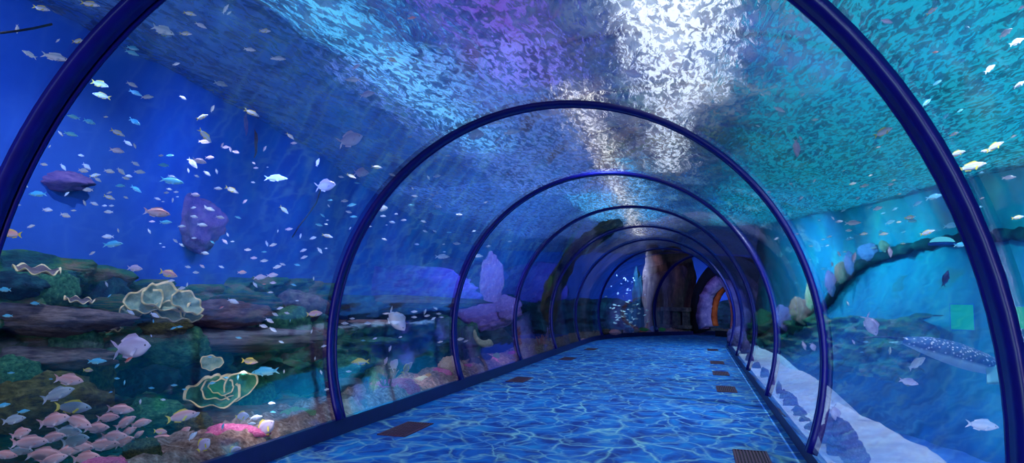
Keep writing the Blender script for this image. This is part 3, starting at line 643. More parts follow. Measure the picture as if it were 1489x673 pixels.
SW = {'s': 'pale silver', 'S': 'slender silver', 'y': 'slender yellow tailed', 't': 'slim teal', 'l': 'pale lavender', 'L': 'deep bodied lavender', 'p': 'pink', 'P': 'pink yellow finned', 'g': 'grey', 'G': 'grey yellow tailed', 'b': 'disc shaped yellow finned', 'r': 'tiny orange red', 'd': 'dark', 'Y': 'yellow and blue', 'f': 'pale green', 'o': 'olive yellow', 'D': 'deep bodied white'}
def place_fish(px, py, L_, ang, st, label=None, f=None, group=None, name=None, P=None, parts=None):
    shape, body, fin = STY[st]
    if P is None:
        t0, t1 = far_t(px, py); f = random.uniform(.15, .6) if f is None else f
        t = t0 + max(0, (t1 - t0)) * f + L_ / FOC * t0 * .3; P = EYE + ray(px, py) * t
    s = L_ * depth(P) / FOC; a = math.radians(ang)
    fw = RT * math.cos(a) + UP * math.sin(a); up = (UP * math.cos(a) - RT * math.sin(a)) * (1 if math.cos(a) >= 0 else -1)
    fw = (fw + F * random.uniform(-.25, .25)).normalized(); y = up.cross(fw).normalized(); up = fw.cross(y)
    Mx = Matrix((fw * s, y * s, up * s)).transposed().to_4x4(); Mx.translation = P
    nm = name or 'reef_fish'
    parts = parts if parts is not None else L_ >= 22
    if parts:
        t = empty(nm); t.matrix_world = Mx
        for p, me in part_meshes(shape, body, fin).items():
            c = bpy.data.objects.new(p, me); C.objects.link(c); c.parent = t
            if p.endswith('fin') and fin == 'yel': c['label'] = 'yellow ' + p.replace('_', ' ')
    else:
        t = bpy.data.objects.new(nm, small_mesh(shape, body, fin)); C.objects.link(t); t.matrix_world = Mx
    tag(t, label, 'fish', group); return t
def zone(px, py):
    if px < 760:
        if px < 490 and py < 330 and px < 235 - (py / 340.) ** .8 * 235: return 'in the corner water outside the nearest rib'
        if py > 540: return 'over the gravel bank and lower reef' if px < 490 else 'above the pink rocks near the curb'
        if px < 485:
            if py > 400: return 'hovering before the layered reef wall'
            if py < 130: return 'high under the surface between nearest and second ribs'
            if py < 225: return 'in the upper blue water beside the nearest rib'
            if py < 300: return 'in the mid height shoal of the blue water'
            return 'in the blue water just above the reef crest'
        if py > 440: return 'before the dark hollow past the second rib'
        if py < 215: return 'near the glass crown outside the second rib'
        return 'in the blue water seen beyond the second rib' if px > 545 else 'in the open blue just outside the second rib'
    if py > 430: return 'over the pale sand strip and deep blue floor'
    if py > 240 and px < 1400: return 'in the dense teal shoal on the sand side'
    if px > 1330: return 'in teal water outside the nearest rib, sand side'
    return 'under the bright rippled surface on the teal side'
FL = """60,12,25,-12,y 131,6,27,-8,y 25,42,15,-80,s 114,60,22,0,y 43,79,22,150,S 80,83,38,-12,S 84,59,8,50,s 145,122,32,-17,y 193,70,20,-15,t 192,77,20,-20,t 192,123,18,-25,S
276,20,19,-12,y 328,13,17,55,S 333,19,9,30,s 292,37,18,-25,S 237,44,42,-22,S 240,50,22,-18,y 270,49,18,0,y 385,45,20,-5,y 363,72,18,-8,S 256,93,11,20,s 321,122,24,-17,S 398,85,10,0,s
148,139,27,165,y 197,135,20,-25,t 214,141,20,0,S 107,170,19,165,t 130,177,22,-20,t 154,170,8,0,y 196,177,22,-28,t 88,194,10,130,y 103,195,20,-15,t 171,193,22,-27,y 186,208,14,-35,s 196,212,9,-65,s 170,219,21,-12,l
118,226,10,170,s 64,239,12,-10,s 92,243,13,-50,s 126,242,17,-35,s 121,248,18,-10,s 138,255,17,10,y 142,261,12,-35,s 159,249,17,-12,s 176,249,16,-40,s 187,256,12,-10,s 183,259,12,-15,s 197,238,13,-30,s 203,250,16,-5,s 72,213,6,60,s
266,142,13,-30,S 294,170,20,20,y 309,158,12,60,s 298,197,26,-50,y 297,206,17,-5,l 323,211,8,60,l 328,214,12,0,l 343,221,12,-15,l 335,217,9,-70,l 385,216,9,60,l 234,226,9,0,s 247,226,12,0,t 290,234,22,-15,l 280,237,22,-45,s 305,229,15,0,l
238,240,18,175,t 274,248,8,-75,s 286,256,9,-20,s 301,252,13,-35,s 315,249,9,-70,s 250,263,34,-10,t 250,257,13,-20,s 369,237,7,-30,l 372,244,8,0,l 389,243,4,0,s 368,265,7,-10,s 401,259,33,0,S
37,270,11,-25,s 55,282,27,180,t 69,305,17,-5,s 107,306,8,0,y 95,313,18,-15,s 45,329,12,15,s 123,295,10,-65,s 137,296,13,-20,s 128,276,17,180,s 97,282,9,45,s 175,270,16,180,t 159,287,17,-20,y 159,280,8,20,s 152,299,8,0,s 162,299,8,0,s 158,308,13,180,s 198,275,20,-30,t 183,287,9,-20,s 24,298,12,0,y
172,335,7,-70,s 157,344,17,180,s 134,368,10,30,s 164,355,30,5,t 196,390,26,-3,l 246,275,9,-10,s 242,280,9,0,s 256,279,8,0,s 284,283,16,-10,l 251,291,8,75,s 229,289,10,-20,s 237,293,5,0,s 258,286,5,0,s
221,322,9,0,l 241,323,19,0,t 217,336,9,-60,s 264,329,11,0,s 281,302,9,10,s 282,315,12,-10,s 294,327,15,-10,s 305,304,15,-20,s 299,301,8,-60,s 320,316,13,-12,s 346,316,10,-20,t 317,274,13,-5,s 337,276,23,-25,y 356,293,10,35,l
282,346,8,0,s 255,350,10,-35,s 264,356,9,-35,s 233,354,4,0,s 238,359,5,0,s 309,352,9,-30,t 298,368,13,-8,s 327,351,12,-40,l 338,351,6,0,s 331,341,7,-60,s 360,363,11,0,s 369,375,11,0,l 384,379,12,5,s 384,366,8,0,t 388,354,9,-70,s 397,356,12,15,s
273,388,10,-10,s 294,387,10,-30,l 322,388,9,-20,s 534,137,24,12,l 525,251,23,0,L 511,256,15,-25,y 548,243,17,-8,y 422,198,15,-40,y 427,208,10,0,l 462,236,13,70,l 570,254,11,-20,s 496,257,9,-10,s 597,199,9,0,y 519,266,9,-10,t
413,305,18,-40,y 480,291,8,0,t 478,299,5,-60,s 469,313,9,-40,t 501,292,12,0,s 511,298,15,10,t 507,308,10,-15,s 514,315,11,0,t 476,320,5,0,s 474,326,6,-15,s 464,327,12,-15,t 509,332,5,60,s 420,333,11,5,l 404,336,5,80,s 437,343,8,80,s 455,346,11,15,s 476,343,17,-15,y 465,364,12,-50,s 474,361,5,0,s 441,364,11,20,s 442,374,11,20,s
403,388,14,15,s 411,384,9,-20,s 396,400,18,5,l 378,403,20,5,l 432,385,10,-10,t 456,405,6,85,s 557,314,9,-5,s 570,323,10,-10,s 537,329,7,0,s 559,348,9,-20,s 587,320,9,0,s 576,311,6,0,s 562,327,4,0,s
405,85,21,-3,S 513,116,23,180,S 518,97,14,35,l 570,87,20,-25,y 724,178,10,5,y 744,192,26,10,S 723,203,13,45,S 651,226,8,0,s 635,256,12,10,s 623,258,8,-60,s 656,268,6,10,s 668,277,7,-5,s 684,278,5,0,s 711,275,10,0,s 600,274,6,-60,s 628,283,9,-20,s 603,285,10,-10,s 626,290,7,-30,s 636,280,6,-60,s 598,298,10,0,t 637,300,11,-20,s 635,309,26,-10,t 668,312,10,0,s 625,274,8,0,s 706,294,7,20,s 732,297,6,0,s 738,253,5,0,s
616,322,9,-20,s 618,336,8,-20,s 632,336,7,-25,s 606,355,8,-5,s 645,355,5,0,s 664,354,12,-3,s 653,338,8,0,t 689,336,7,20,s 739,334,7,0,s 741,351,7,5,s 710,358,8,10,s 643,373,22,0,S 695,372,16,-3,S 646,366,5,0,s 765,125,10,15,y 690,148,10,-3,y
285,396,11,180,s 249,408,10,5,s 264,419,13,10,s 272,414,7,75,s 339,438,18,-18,s 225,458,16,-25,s 190,454,13,-35,s 223,467,6,-85,t 252,477,10,20,t 261,475,10,0,t 220,488,5,-80,s 347,491,10,-10,t 305,519,8,0,t 7,421,22,180,t 51,441,17,180,t 11,459,15,180,t 155,413,9,-75,s 159,430,7,45,t
371,414,11,-50,s 397,411,11,0,l 427,414,9,-20,t 407,448,10,15,s 400,457,11,-20,s 417,455,9,-10,s 392,466,14,-25,s 383,474,14,-10,s 397,479,13,-30,s 432,437,6,0,s 393,425,9,0,y 409,497,9,-20,s 471,503,9,15,s 422,466,5,80,t 453,482,7,70,s
141,525,27,0,t 170,532,11,40,t 170,550,10,0,t 181,556,8,85,t 161,570,7,15,t 5,589,20,10,t 34,598,17,8,t 16,542,10,0,t 74,551,7,0,t 308,557,12,10,t 220,564,10,0,t 253,560,10,0,t 268,566,8,0,t 237,581,9,0,s 204,584,9,75,s 329,549,8,0,t 346,548,9,85,t
324,620,10,75,t 413,540,6,85,s 395,586,11,180,s 397,599,10,180,t 366,616,12,0,s 467,541,8,-70,s 507,540,9,0,s 475,566,9,15,s 458,521,6,80,s
512,463,8,0,s 501,470,12,0,s 535,470,12,180,s 602,453,10,0,s 602,461,9,0,s 621,459,9,10,s 618,453,9,70,s 630,463,8,30,s 638,456,8,0,s 642,461,7,0,s 633,448,8,-30,s 582,490,6,15,s 545,492,7,20,s 528,495,8,0,t 640,497,9,15,y 567,507,10,70,s 561,525,13,70,l 669,493,12,10,s 677,496,8,20,s
1133,159,19,-25,S 1185,174,11,10,y 1164,201,9,-65,l 1284,192,34,25,y 1277,214,7,15,y 1227,248,6,25,y 1240,267,11,15,y 1266,255,8,20,y 1184,263,8,50,s 1275,261,9,30,t 1109,138,8,-40,s 1167,138,10,35,s 1102,183,7,-20,s 1257,270,14,15,y 1247,288,8,25,s 1265,301,10,25,t 1276,303,15,15,s 1284,310,8,15,t 1226,306,9,25,t 1220,322,11,5,s 1240,324,23,3,S 1234,335,11,0,s 1211,317,7,-50,s 1235,347,13,10,t 1206,344,8,20,y 1197,348,7,5,y 1256,340,13,10,y 1285,340,14,8,y 1281,336,7,10,t 1179,358,8,-10,y 1196,358,6,0,t 1203,357,6,20,s 1228,366,6,0,y 1270,360,11,10,t 1159,340,7,10,s 1129,347,8,20,s 1118,279,8,-5,s 1150,267,7,0,s 1197,391,9,0,t 1178,377,7,10,t 1191,320,5,0,s 1165,288,9,40,s
1392,223,26,18,y 1434,219,15,0,S 1446,213,30,28,y 1413,242,40,15,y 1467,258,19,5,S 1486,229,12,25,t 1427,251,9,10,t 1428,288,8,20,y 1425,301,9,10,t 1480,316,18,10,y 1300,262,7,10,y 1295,268,10,15,s 1308,282,7,10,y 1334,296,16,30,t 1358,286,24,15,t 1301,304,11,25,t 1323,316,17,10,y 1307,323,9,5,y 1326,321,18,0,t 1294,323,18,20,t 1383,328,26,5,t 1348,338,22,20,y 1313,354,8,0,y 1314,337,8,20,t 1396,356,22,3,t
1355,16,19,35,y 1462,48,26,35,S 1478,61,26,25,S 1439,100,24,35,S 1482,123,20,30,S 1289,31,18,-15,l 1406,39,9,-30,t 1486,11,12,30,l 1347,149,20,35,t 1387,195,14,25,y 1396,161,10,30,t 1363,120,14,30,t 1375,169,16,40,t 1474,198,10,25,y 1399,89,12,25,t
1241,497,9,-60,l 1259,497,9,0,t 1253,512,7,0,t 1233,441,8,-70,s 1169,502,15,-70,l 871,36,13,-50,l 841,10,8,80,s"""
for tok in FL.split():
    a = tok.split(','); px, py, L_, an = map(float, a[:4]); st = a[4]; z = zone(px, py)
    lab = 'small %s fish %s' % (SW[st], z); sm = {'t': 'teal_fish', 'y': 'yellowtail_fish', 'l': 'lavender_fish', 'S': 'slender_fish'}.get(st, 'silver_fish')
    place_fish(px, py, L_, an, st, lab, group='%s fish %s' % (SW[st], z), name=sm)
BIG = [
 (191, 505, 60, 8, 'L', 'large lilac forked tail fish with long fins before the grey ledge', .3), (100, 552, 44, -5, 'p', 'pink fish swimming alone above the shoal, highest of three', .4), (84, 573, 46, 20, 'g', 'silvery fish angled upward beneath the lone pink fish', .4),
 (106, 592, 50, -4, 'G', 'grey fish with bright yellow tail just above the pink shoal', .35), (509, 203, 38, 20, 'L', 'pale forked tail fish high under the surface outside the second rib', .4), (473, 270, 30, 10, 'L', 'pinkish fish with a dark cord trailing below it', .4),
 (228, 309, 37, -8, 'p', 'pinkish slender fish left of the tan dome', .3), (17, 340, 32, 175, 'P', 'orange backed fish at the picture edge by the nearest rib', .3), (556, 303, 16, 8, 'D', 'white fish half hidden behind the second rib', .3),
 (691, 196, 28, 5, 'D', 'bright white fish just inside the top curve of the second rib', .2), (366, 164, 24, -25, 'y', 'silver fish with golden tail beside the tan rock finger', .3), (599, 26, 14, 10, 'r', 'tiny red fish high in the pale teal ripples', .3),
 (245, 398, 29, -15, 'P', 'orange striped fish over the reef crest above the cup coral', .3), (322, 447, 8, 25, 'r', 'tiny orange fish over the brown craggy rock', .5), (384, 413, 6, 0, 'r', 'tiny orange fish on the reef crest', .5), (352, 396, 14, 0, 'p', 'plump pink fish at the reef crest beside pale lavender fish', .4),
 (457, 456, 24, 5, 'P', 'pink and yellow fish under the smooth rounded boulder', .4), (187, 523, 15, 35, 'r', 'orange fish beneath the large lilac fish', .3), (128, 538, 16, 0, 'o', 'olive fish above the upright olive rock', .4),
 (264, 605, 44, 12, 'P', 'orange pink fish leading the shoal toward the lettuce coral', .3), (284, 603, 18, 30, 's', 'white fish nose of the shoal beside the orange pink fish', .35), (233, 627, 22, 0, 'P', 'small pink yellow tailed fish inside the shoal', .25), (280, 634, 18, 45, 's', 'white fish tilted upward near the corner gravel', .2),
 (296, 647, 26, 45, 'b', 'yellow finned disc fish in front of the biggest pink rock, lower side', .15), (342, 658, 26, 45, 'b', 'yellow finned disc fish nosing the curb below the pink rock', .1), (352, 605, 20, 5, 'b', 'small disc fish hovering above the pink rock', .3), (363, 525, 25, -5, 'o', 'yellow tailed fish beneath the long pale ledge', .3),
 (386, 540, 42, 185, 't', 'long teal parrot like fish under the long pale ledge', .3), (372, 607, 20, 10, 's', 'silver fish above the end of the pink rock', .2), (386, 622, 32, 40, 'b', 'largest yellow finned disc fish over the gravel by the curb', .1),
 (576, 465, 40, -50, 'D', 'white fish diving nose down before the dark hollow', .25), (524, 526, 27, 183, 'Y', 'bright yellow and blue fish just past the second rib', .2), (573, 530, 20, 60, 'L', 'grey lilac fish standing on its tail by the antler coral', .2), (592, 535, 24, 50, 'o', 'olive grey fish tilted upward beside the antler coral', .2),
 (1158, 215, 28, -80, 'l', 'violet fish hanging nose down in the teal water', .4), (1220, 369, 10, -60, 's', 'white fish tilted in the teal water outside the second rib, upper of two', .4), (1210, 384, 8, -80, 's', 'white fish standing upright outside the second rib, lower of two', .4), (1294, 366, 18, -75, 'l', 'pale lilac fish hanging nose down in the teal shoal', .3), (1242, 374, 16, 80, 'l', 'pale lilac fish upright at the lower rim of the teal shoal', .3),
 (1266, 472, 34, -65, 'L', 'pale lilac fish nose down beside the ray tail tip', .5), (1294, 510, 12, 85, 'f', 'pale green fish upright below the ray tail', .5), (1321, 555, 28, -12, 'l', 'pale fish level below the spotted ray', .5), (1333, 528, 30, 35, 'g', 'grey fish close under the spotted ray', .5), (1325, 533, 10, 60, 'f', 'small green fish beside the grey fish under the ray', .5),
 (1428, 618, 46, -5, 's', 'long pale fish low over the deep floor by the nearest rib', .4), (1182, 504, 14, -65, 'L', 'lilac fish over the sand just before the second rib', .3), (1375, 405, 26, 80, 'd', 'big dark fish silhouette in the blue under the cyan dome', .6),
 (1214, 600, 26, -75, 'L', 'white lilac fish nose down among the purple rocks', .05), (1360, 76, 10, 10, 'r', 'tiny orange fish in the teal water outside the nearest rib', .4), (919, 107, 30, -20, 'l', 'violet fish crossing the brightest glitter', .5)]
for px, py, L_, an, st, lab, f in BIG: place_fish(px, py, L_, an, st, lab, f)
# pink shoal
for i, (px, py, L_, an, st) in enumerate([(78, 611, 50, 15, 'p'), (113, 613, 50, -12, 'p'), (99, 627, 42, 0, 'g'), (175, 595, 38, -5, 'p'), (157, 607, 34, 5, 'p'), (182, 614, 34, 30, 'p'), (186, 628, 28, 30, 'p'), (30, 630, 38, 20, 'p'), (43, 643, 50, 0, 'p'), (76, 636, 38, 10, 'p'), (109, 640, 50, 15, 'g'), (117, 649, 38, -10, 'p'),
                                     (150, 646, 50, 5, 'p'), (180, 642, 36, 25, 'p'), (7, 661, 34, -10, 'p'), (64, 661, 55, 0, 'p'), (77, 668, 42, 15, 'p'), (125, 666, 50, 10, 'p'), (166, 634, 38, 0, 'p'), (177, 668, 32, 20, 'p'), (268, 627, 24, 35, 'p'), (235, 640, 46, 5, 'p'), (260, 650, 50, 40, 'o'), (201, 632, 20, 35, 'p'), (230, 660, 22, 20, 'p'), (274, 665, 26, 45, 'o'), (20, 610, 34, 10, 'g'), (140, 622, 40, 5, 'p'), (205, 615, 30, 12, 'p'), (212, 650, 34, 8, 'p'), (100, 655, 40, 5, 'p'), (30, 655, 36, 0, 'g')]):
    lab = {'p': 'pink snapper like fish packed in the shoal over the corner gravel', 'g': 'grey green fish mixed into the pink shoal over the corner gravel', 'o': 'olive fish rising out of the shoal beside the knobbly rock'}[st]
    X = -4.45 - .12 * (i % 8); P = atX(px, py, X); place_fish(px, py, L_, an, st, lab, P=P, group={'p': 'pink shoal in the corner', 'g': 'grey fish in the pink shoal', 'o': 'olive fish at the shoal edge'}[st], name='snapper')
# far green shoal beyond the bend
for i in range(64):
    px = random.gauss(912, 22); py = random.gauss(455, 11)
    if not (866 < px < 972 and 430 < py < 476): continue
    P = atY(px, py, random.uniform(36.5, 39)); place_fish(px, py, random.uniform(4, 6.5), random.choice([0, 180]) + random.uniform(-35, 35), 'f', 'pale green fish of the shoal behind the glass at the bend', P=P, group='green shoal at the bend', name='green_fish', parts=False)
for i in range(26):
    px = random.gauss(915, 14); py = random.gauss(418, 12); P = atY(px, py, random.uniform(36.5, 39))
    place_fish(px, py, random.uniform(2.5, 4), random.uniform(0, 360), 's', 'tiny pale fish in the blue above the green shoal', P=P, group='tiny fish above the green shoal', name='tiny_fish', parts=False)
# ------------------------------------------------------------------ spotted ray, seen from the side
def spotmat():
    m, nt = mat('spotted_skin'); L = nt.links
    v = nd(nt, 'ShaderNodeTexVoronoi', Scale=.22); L.new(coords(nt, (1, 1, 1)), v.inputs['Vector'])
    c = ramp(nt, v.outputs['Distance'], [(.24, (.8, .85, .9)), (.36, (.02, .08, .22))])
    tc = nt.nodes.new('ShaderNodeTexCoord'); sp = nt.nodes.new('ShaderNodeSeparateXYZ'); L.new(tc.outputs['Generated'], sp.inputs[0])
    k = ramp(nt, sp.outputs['Z'], [(.30, (1, 1, 1)), (.42, (0, 0, 0))])
    mx = nd(nt, 'ShaderNodeMixRGB'); L.new(k, mx.inputs[0]); L.new(c, mx.inputs[1]); mx.inputs[2].default_value = (.45, .7, .75, 1)
    p = nd(nt, 'ShaderNodeBsdfPrincipled', Roughness=.4); L.new(mx.outputs[0], p.inputs['Base Color']); o = nd(nt, 'ShaderNodeOutputMaterial'); L.new(p.outputs[0], o.inputs[0]); return m
MT['spot'] = spotmat(); MT['wing'] = plain('pale_wing', (.2, .6, .62), .4)
P = on_line(1388, 515, (3.0, 14), (5.0, 8)); s = depth(P) / FOC
t = empty('spotted_ray'); a = math.radians(-15); fw = RT * math.cos(a) + UP * math.sin(a); up = UP * math.cos(a) - RT * math.sin(a); y = up.cross(fw)
Mx = Matrix((fw * s, y * s, up * s)).transposed().to_4x4(); Mx.translation = P; t.matrix_world = Mx
tag(t, 'spotted ray with a long thin dark tail gliding over the deep floor', 'ray')
V = []; Fc = []; n, m_ = 30, 20
for i in range(n + 1):
    u = i / n; x = -78 + 152 * u; th = (3 + 14 * math.sin(PI * min(1, u * .85 + .03)) ** .9) * (1 if u < .93 else (1 - (u - .93) * 6)); w = 6 + 40 * math.sin(PI * min(1, u)) ** .8 * (.4 + .6 * u)
    for j in range(m_): q = 2 * PI * j / m_; V.append(Vector((x, w * math.cos(q), th * math.sin(q) * (1 if math.sin(q) > 0 else 1.05) + 2 * math.sin(u * 5))))
for i in range(n):
    for j in range(m_): Fc.append([i * m_ + j, i * m_ + (j + 1) % m_, (i + 1) * m_ + (j + 1) % m_, (i + 1) * m_ + j])
Fc.append(list(range(m_))); Fc.append([n * m_ + j for j in range(m_)])
o = meshobj('body', V, Fc, 'spot', t)
V = []; Fc = []; tube(V, Fc, [(-76, 0, 2), (-100, 0, -1), (-125, 2, -8), (-140, 3, -14)], [2.6, 1.6, .9, .5], 8); meshobj('tail', V, Fc, 'black', t)
V = []; Fc = []
grid(V, Fc, 8, 6, lambda u, v: Vector((28 + 50 * u, -30 - 12 * v, -2 - 26 * v + 4 * math.sin(u * 3)))); k = len(V); grid(V, Fc, 8, 6, lambda u, v: Vector((28 + 50 * u, -27 - 12 * v, -2 - 26 * v + 4 * math.sin(u * 3))))
for i in range(8):
    for e in (0, 6): q = i * 7 + e; Fc.append([q, q + 7, k + q + 7, k + q])
for j in range(6):
    for e in (0, 8): q = e * 7 + j; Fc.append([q, q + 1, k + q + 1, k + q])
meshobj('wing_fin', V, Fc, 'wing', t)
V = []; Fc = []; tube(V, Fc, [(-74, 0, 0), (-82, 4, -6), (-92, 8, -8)], [3, 2.5, 1], 8); meshobj('pelvic_fin', V, Fc, 'wing', t)
# eel in the dark gap
V = []; Fc = []; P = atX(703, 488, -5.2); s = depth(P) / FOC
pts = []
for i in range(16):
    u = i / 15; a = PI * .95 + u * PI * .75; pts.append(P + (RT * (16 * math.cos(a) + 3) + UP * (18 * math.sin(a) + 6)) * s)
tube(V, Fc, pts, [s * (1.2 + 5.2 * (i / 15) ** .7) * (1 if i < 15 else .6) for i in range(16)], 10); o = meshobj('moray_eel', V, Fc, 'whitegreen'); tag(o, 'pale curled eel in the black gap between third and fourth ribs', 'eel')
# dark cords
for pts, l in (([(0, 48), (25, 45), (50, 41), (76, 35)], 'thin dark cord near the top corner outside the nearest rib'), ([(466, 276), (460, 295), (448, 312), (434, 330), (425, 345)], 'thin dark cord trailing below the pinkish fish')):
    V = []; Fc = []; q = [EYE + ray(a, b) * (tube_exit(a, b) + .5) for a, b in pts]; tube(V, Fc, q, .008, 6); o = meshobj('cord', V, Fc, 'black'); tag(o, l, 'cord')
# ------------------------------------------------------------------ glowing panels and dome in the tank
def emis(name, col, st):
    m, nt = mat(name); e = nd(nt, 'ShaderNodeEmission', Strength=st); e.inputs[0].default_value = (*col, 1); o = nd(nt, 'ShaderNodeOutputMaterial'); nt.links.new(e.outputs[0], o.inputs[0]); MT[name] = m
emis('glow_green', (0, .75, .5), .8); emis('glow_cyan', (.12, .75, 1), 1.6); emis('lamp_white', (.85, .9, 1), 3.6); emis('lamp_warm', (1, .92, .85), 3.8); 
def glow_panel(P, w, h, m, label, name='green_panel'):  # emissive square panel in a housing
    t = empty(name, P); tag(t, label, 'lamp'); t.rotation_euler = (0, 0, facing(P))
    V = []; Fc = []; box(V, Fc, (0, .05, 0), (w * 1.08, .04, h * 1.08)); meshobj('housing', V, Fc, 'wall_azure', t, False)
    V = []; Fc = []; box(V, Fc, (0, 0, 0), (w, .02, h)); meshobj('lens', V, Fc, m, t, False)
P = onwall_right(1399, 461, .4); s = depth(P) / FOC; glow_panel(P, 14 * s, 18 * s, 'glow_green', 'square green glowing panel on the tank wall above the ray')
P = onwall_right(1486, 462, .4); s = depth(P) / FOC; glow_panel(P, 12 * s, 16 * s, 'glow_green', 'square green glowing panel outside the nearest rib at the picture edge')
P = onwall_right(1370, 353, .5); s = depth(P) / FOC
t = empty('glow_dome', P); tag(t, 'glowing cyan dome shape on the sand side tank wall', 'lamp')  # emissive dome set on the wall as a bright cyan mark
V = []; Fc = []; grid(V, Fc, 24, 8, lambda u, v: Vector((16 * s * math.cos(2 * PI * u) * math.cos(PI / 2 * v), 16 * s * math.sin(2 * PI * u) * math.cos(PI / 2 * v), 9 * s * math.sin(PI / 2 * v)))); meshobj('dome', V, Fc, 'glow_cyan', t)
V = []; Fc = []; tube(V, Fc, [(0, 0, -.05), (0, 0, .005)], 18 * s, 20); meshobj('base', V, Fc, 'wall_blue', t)
# ceiling strip lamps above the water
def strip(x0, y0, x1, y1, w, z, m, label):
    a, b = Vector((x0, y0, z)), Vector((x1, y1, z)); c = (a + b) / 2; t = empty('strip_lamp', c); t.rotation_euler = (0, 0, math.atan2(y1 - y0, x1 - x0)); tag(t, label, 'lamp', 'strip lamps above the water'); Lh = (b - a).length / 2
    V = []; Fc = []; box(V, Fc, (0, 0, .08), (Lh + .05, w / 2 + .05, .06)); meshobj('housing', V, Fc, 'black', t, False)
    V = []; Fc = []; box(V, Fc, (0, 0, 0), (Lh, w / 2, .02)); meshobj('diffuser', V, Fc, m, t, False)
strip(-.10, 5.0, -.28, 11.2, 1.25, 5.3, 'lamp_white', 'broad bright strip lamp glittering through the ripples overhead')
strip(-.42, 11.3, -.62, 17, .55, 5.3, 'lamp_white', 'narrower strip lamp continuing the broad one toward the bend')
strip(-1.75, 10.2, -2.55, 33, .34, 5.3, 'lamp_warm', 'long narrow strip lamp glittering through the ripples beyond the second rib')
# ------------------------------------------------------------------ lights
def area(loc, size, col, power, rot=(0, 0, 0), name='area_light'):
    l = bpy.data.lights.new(name, 'AREA'); l.shape = 'RECTANGLE'; l.size, l.size_y = size; l.color = col; l.energy = power
    o = bpy.data.objects.new(name, l); C.objects.link(o); o.location = loc; o.rotation_euler = rot; return o
    l = bpy.data.lights.new('fill_sun', 'SUN'); l.color = col; l.energy = st; l.angle = math.radians(ang); o = bpy.data.objects.new('fill_sun', l); C.objects.link(o); o.rotation_euler = rot
def spot(loc, target, col, power, size=60, blend=1, r=.3):
    l = bpy.data.lights.new('spot_light', 'SPOT'); l.color = col; l.energy = power; l.spot_size = math.radians(size); l.spot_blend = blend; l.shadow_soft_size = r
    o = bpy.data.objects.new('spot_light', l); C.objects.link(o); o.location = loc; o.rotation_euler = (Vector(target) - Vector(loc)).to_track_quat('-Z', 'Y').to_euler()
area((4.9, 11, 6.0), (8, 20), (.0, .68, .72), 540); area((4, 25, 6.0), (7, 9), (.0, .55, .7), 300)
spot((-3.6, 19.2, 4.3), (-3.4, 21.5, 3.6), (.6, .9, .8), 60, 120, 1, .04); spot((3.2, 21, 3.6), (5, 23, 1.6), (.1, .7, .9), 500, 160, 1, .04)
spot((2.4, 24, 3.9), (4.4, 26.5, 2.), (.1, .6, 1), 900, 160, 1, .04)
spot((-5, 7, .7), (-5.6, 9, 4), (.6, .7, 1), 14, 130, 1, .04); spot((3.2, 9, .2), (4.5, 12, 4), (.5, .8, 1), 20, 140, 1, .04); spot((-4.8, 13, .7), (-5, 16, 4), (.6, .7, 1), 14, 130, 1, .04)  # added uplights for the fish
def sun_to(d, col, st):
    l = bpy.data.lights.new('fill_sun', 'SUN'); l.color = col; l.energy = st; l.angle = math.radians(12); o = bpy.data.objects.new('fill_sun', l); C.objects.link(o); o.rotation_euler = Vector(d).to_track_quat('-Z', 'Y').to_euler()
sun_to((-.42, .9, -.02), (.72, .72, 1), 1.5); sun_to((.34, .93, .0), (.55, .85, 1), 1.2)  # added fill from behind the camera, evens the light on the fish
for a_ in spot_later: spot(*a_)
spot((3.5, 39, 4.2), (3, 44, 2.5), (.45, .3, 1), 900, 120, 1, .04)
area((-4.3, 10.2, 5.6), (.8, 8.5), (.10, .55, .8), 36, (0, 0, .02))
area((-2.35, 8, 5.6), (1.3, 5), (.3, .10, .7), 24)
area((-5.6, 10, 6.2), (2.6, 18), (.05, .2, 1), 12)
area((-5, 27, 6.2), (8, 16), (.12, .3, 1), 300)
for y in (1.5, 5.5, 9.5, 14): spot((-4.9, y, 4.25), (-5.9, y + 1.2, 0), (.72, .72, .95), 300, 130, 1, .04)  # unseen spots under the surface, added to light the tank
for y in (20, 27): spot((-5.2, y, 4.25), (-7.5, y + 2, 0), (.35, .5, 1), 500, 140, 1, .04)
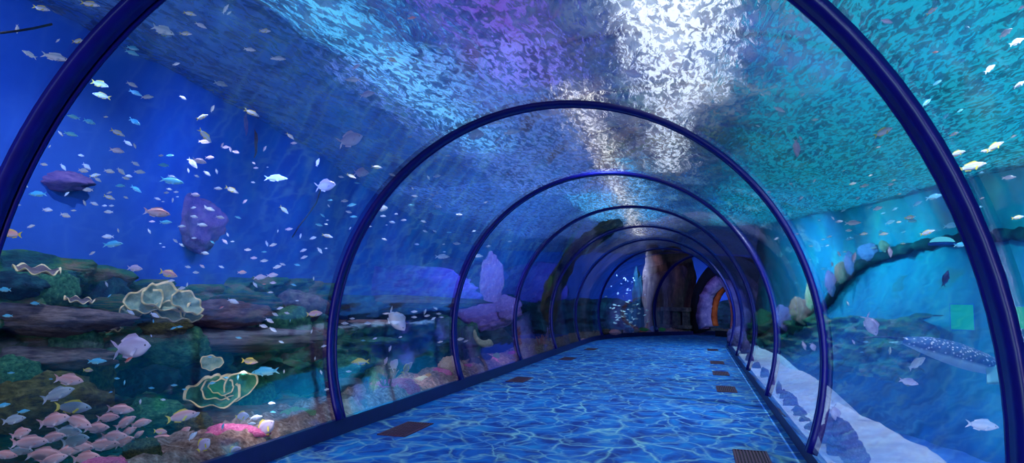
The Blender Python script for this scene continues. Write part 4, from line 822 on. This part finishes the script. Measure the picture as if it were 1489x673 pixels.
for y in (4, 11, 18, 25): spot((-1.5, y, 4.2), (-1.5, y, 0), (.36, .66, 1), 330, 150, 1, .04)
for y in (5, 11, 17, 23): spot((2.6, y, 4.25), (2.9, y + .5, 0), (.72, .82, 1), 1050, 140, 1, .04)
for x, y, tx, ty, pw_ in ((5.2, 14, 7.6, 16, 600), (5.8, 9, 9, 10, 650), (6, 4, 9.4, 5, 600), (3.6, 19.5, 5.4, 22, 700)): spot((x, y, 3.9), (tx, ty, 2.2), (.06, .74, .82), pw_ * 1.35, 165, 1, .04)
for x, y, tx, ty in ((-4.9, 4, -6.7, 5, ), (-5.1, 8, -7, 9), (-5.3, 12, -7.7, 13), (-5.8, 17, -9, 19)): spot((x, y, 3.6), (tx, ty, 2.9), (.2, .36, 1), 170, 160, 1, .04)
area((-3.6, 15, 6), (3.5, 12), (.25, .4, 1), 110); area((-2.6, 22, 6), (2.5, 12), (.08, .6, 1), 230)
spot((-4.6, 17, 3.9), (-10.5, 29, 2.2), (.5, .3, 1), 1100, 80, 1, .04)
spot((-3.5, 36.5, 4.2), (-4, 41, 1.5), (.25, .45, 1), 2600, 150, 1, .04); spot((-7, 34, 4.2), (-9, 40, 2), (.2, .35, 1), 900, 150, 1, .04); spot((-2, 36.8, 4.1), (-1.8, 38.5, 0), (.7, .55, .9), 25, 150, 1, .04); spot((0, 32, 3.5), (-.3, 36, 1.5), (.6, .35, 1), 120, 80, 1, .04)
W = bpy.data.worlds.new('world'); S.world = W; W.use_nodes = True; W.node_tree.nodes['Background'].inputs[0].default_value = (.03, .09, .36, 1); W.node_tree.nodes['Background'].inputs[1].default_value = .8
# ------------------------------------------------------------------ render settings
S.view_settings.view_transform = 'Standard'; S.view_settings.look = 'None'; S.view_settings.gamma = 1; S.view_settings.use_curve_mapping = False; S.view_settings.exposure = 0
cy = S.cycles; cy.use_denoising = True; cy.max_bounces = 6; cy.diffuse_bounces = 3; cy.glossy_bounces = 3; cy.transparent_max_bounces = 24; cy.sample_clamp_indirect = 4; cy.caustics_reflective = False; cy.caustics_refractive = False
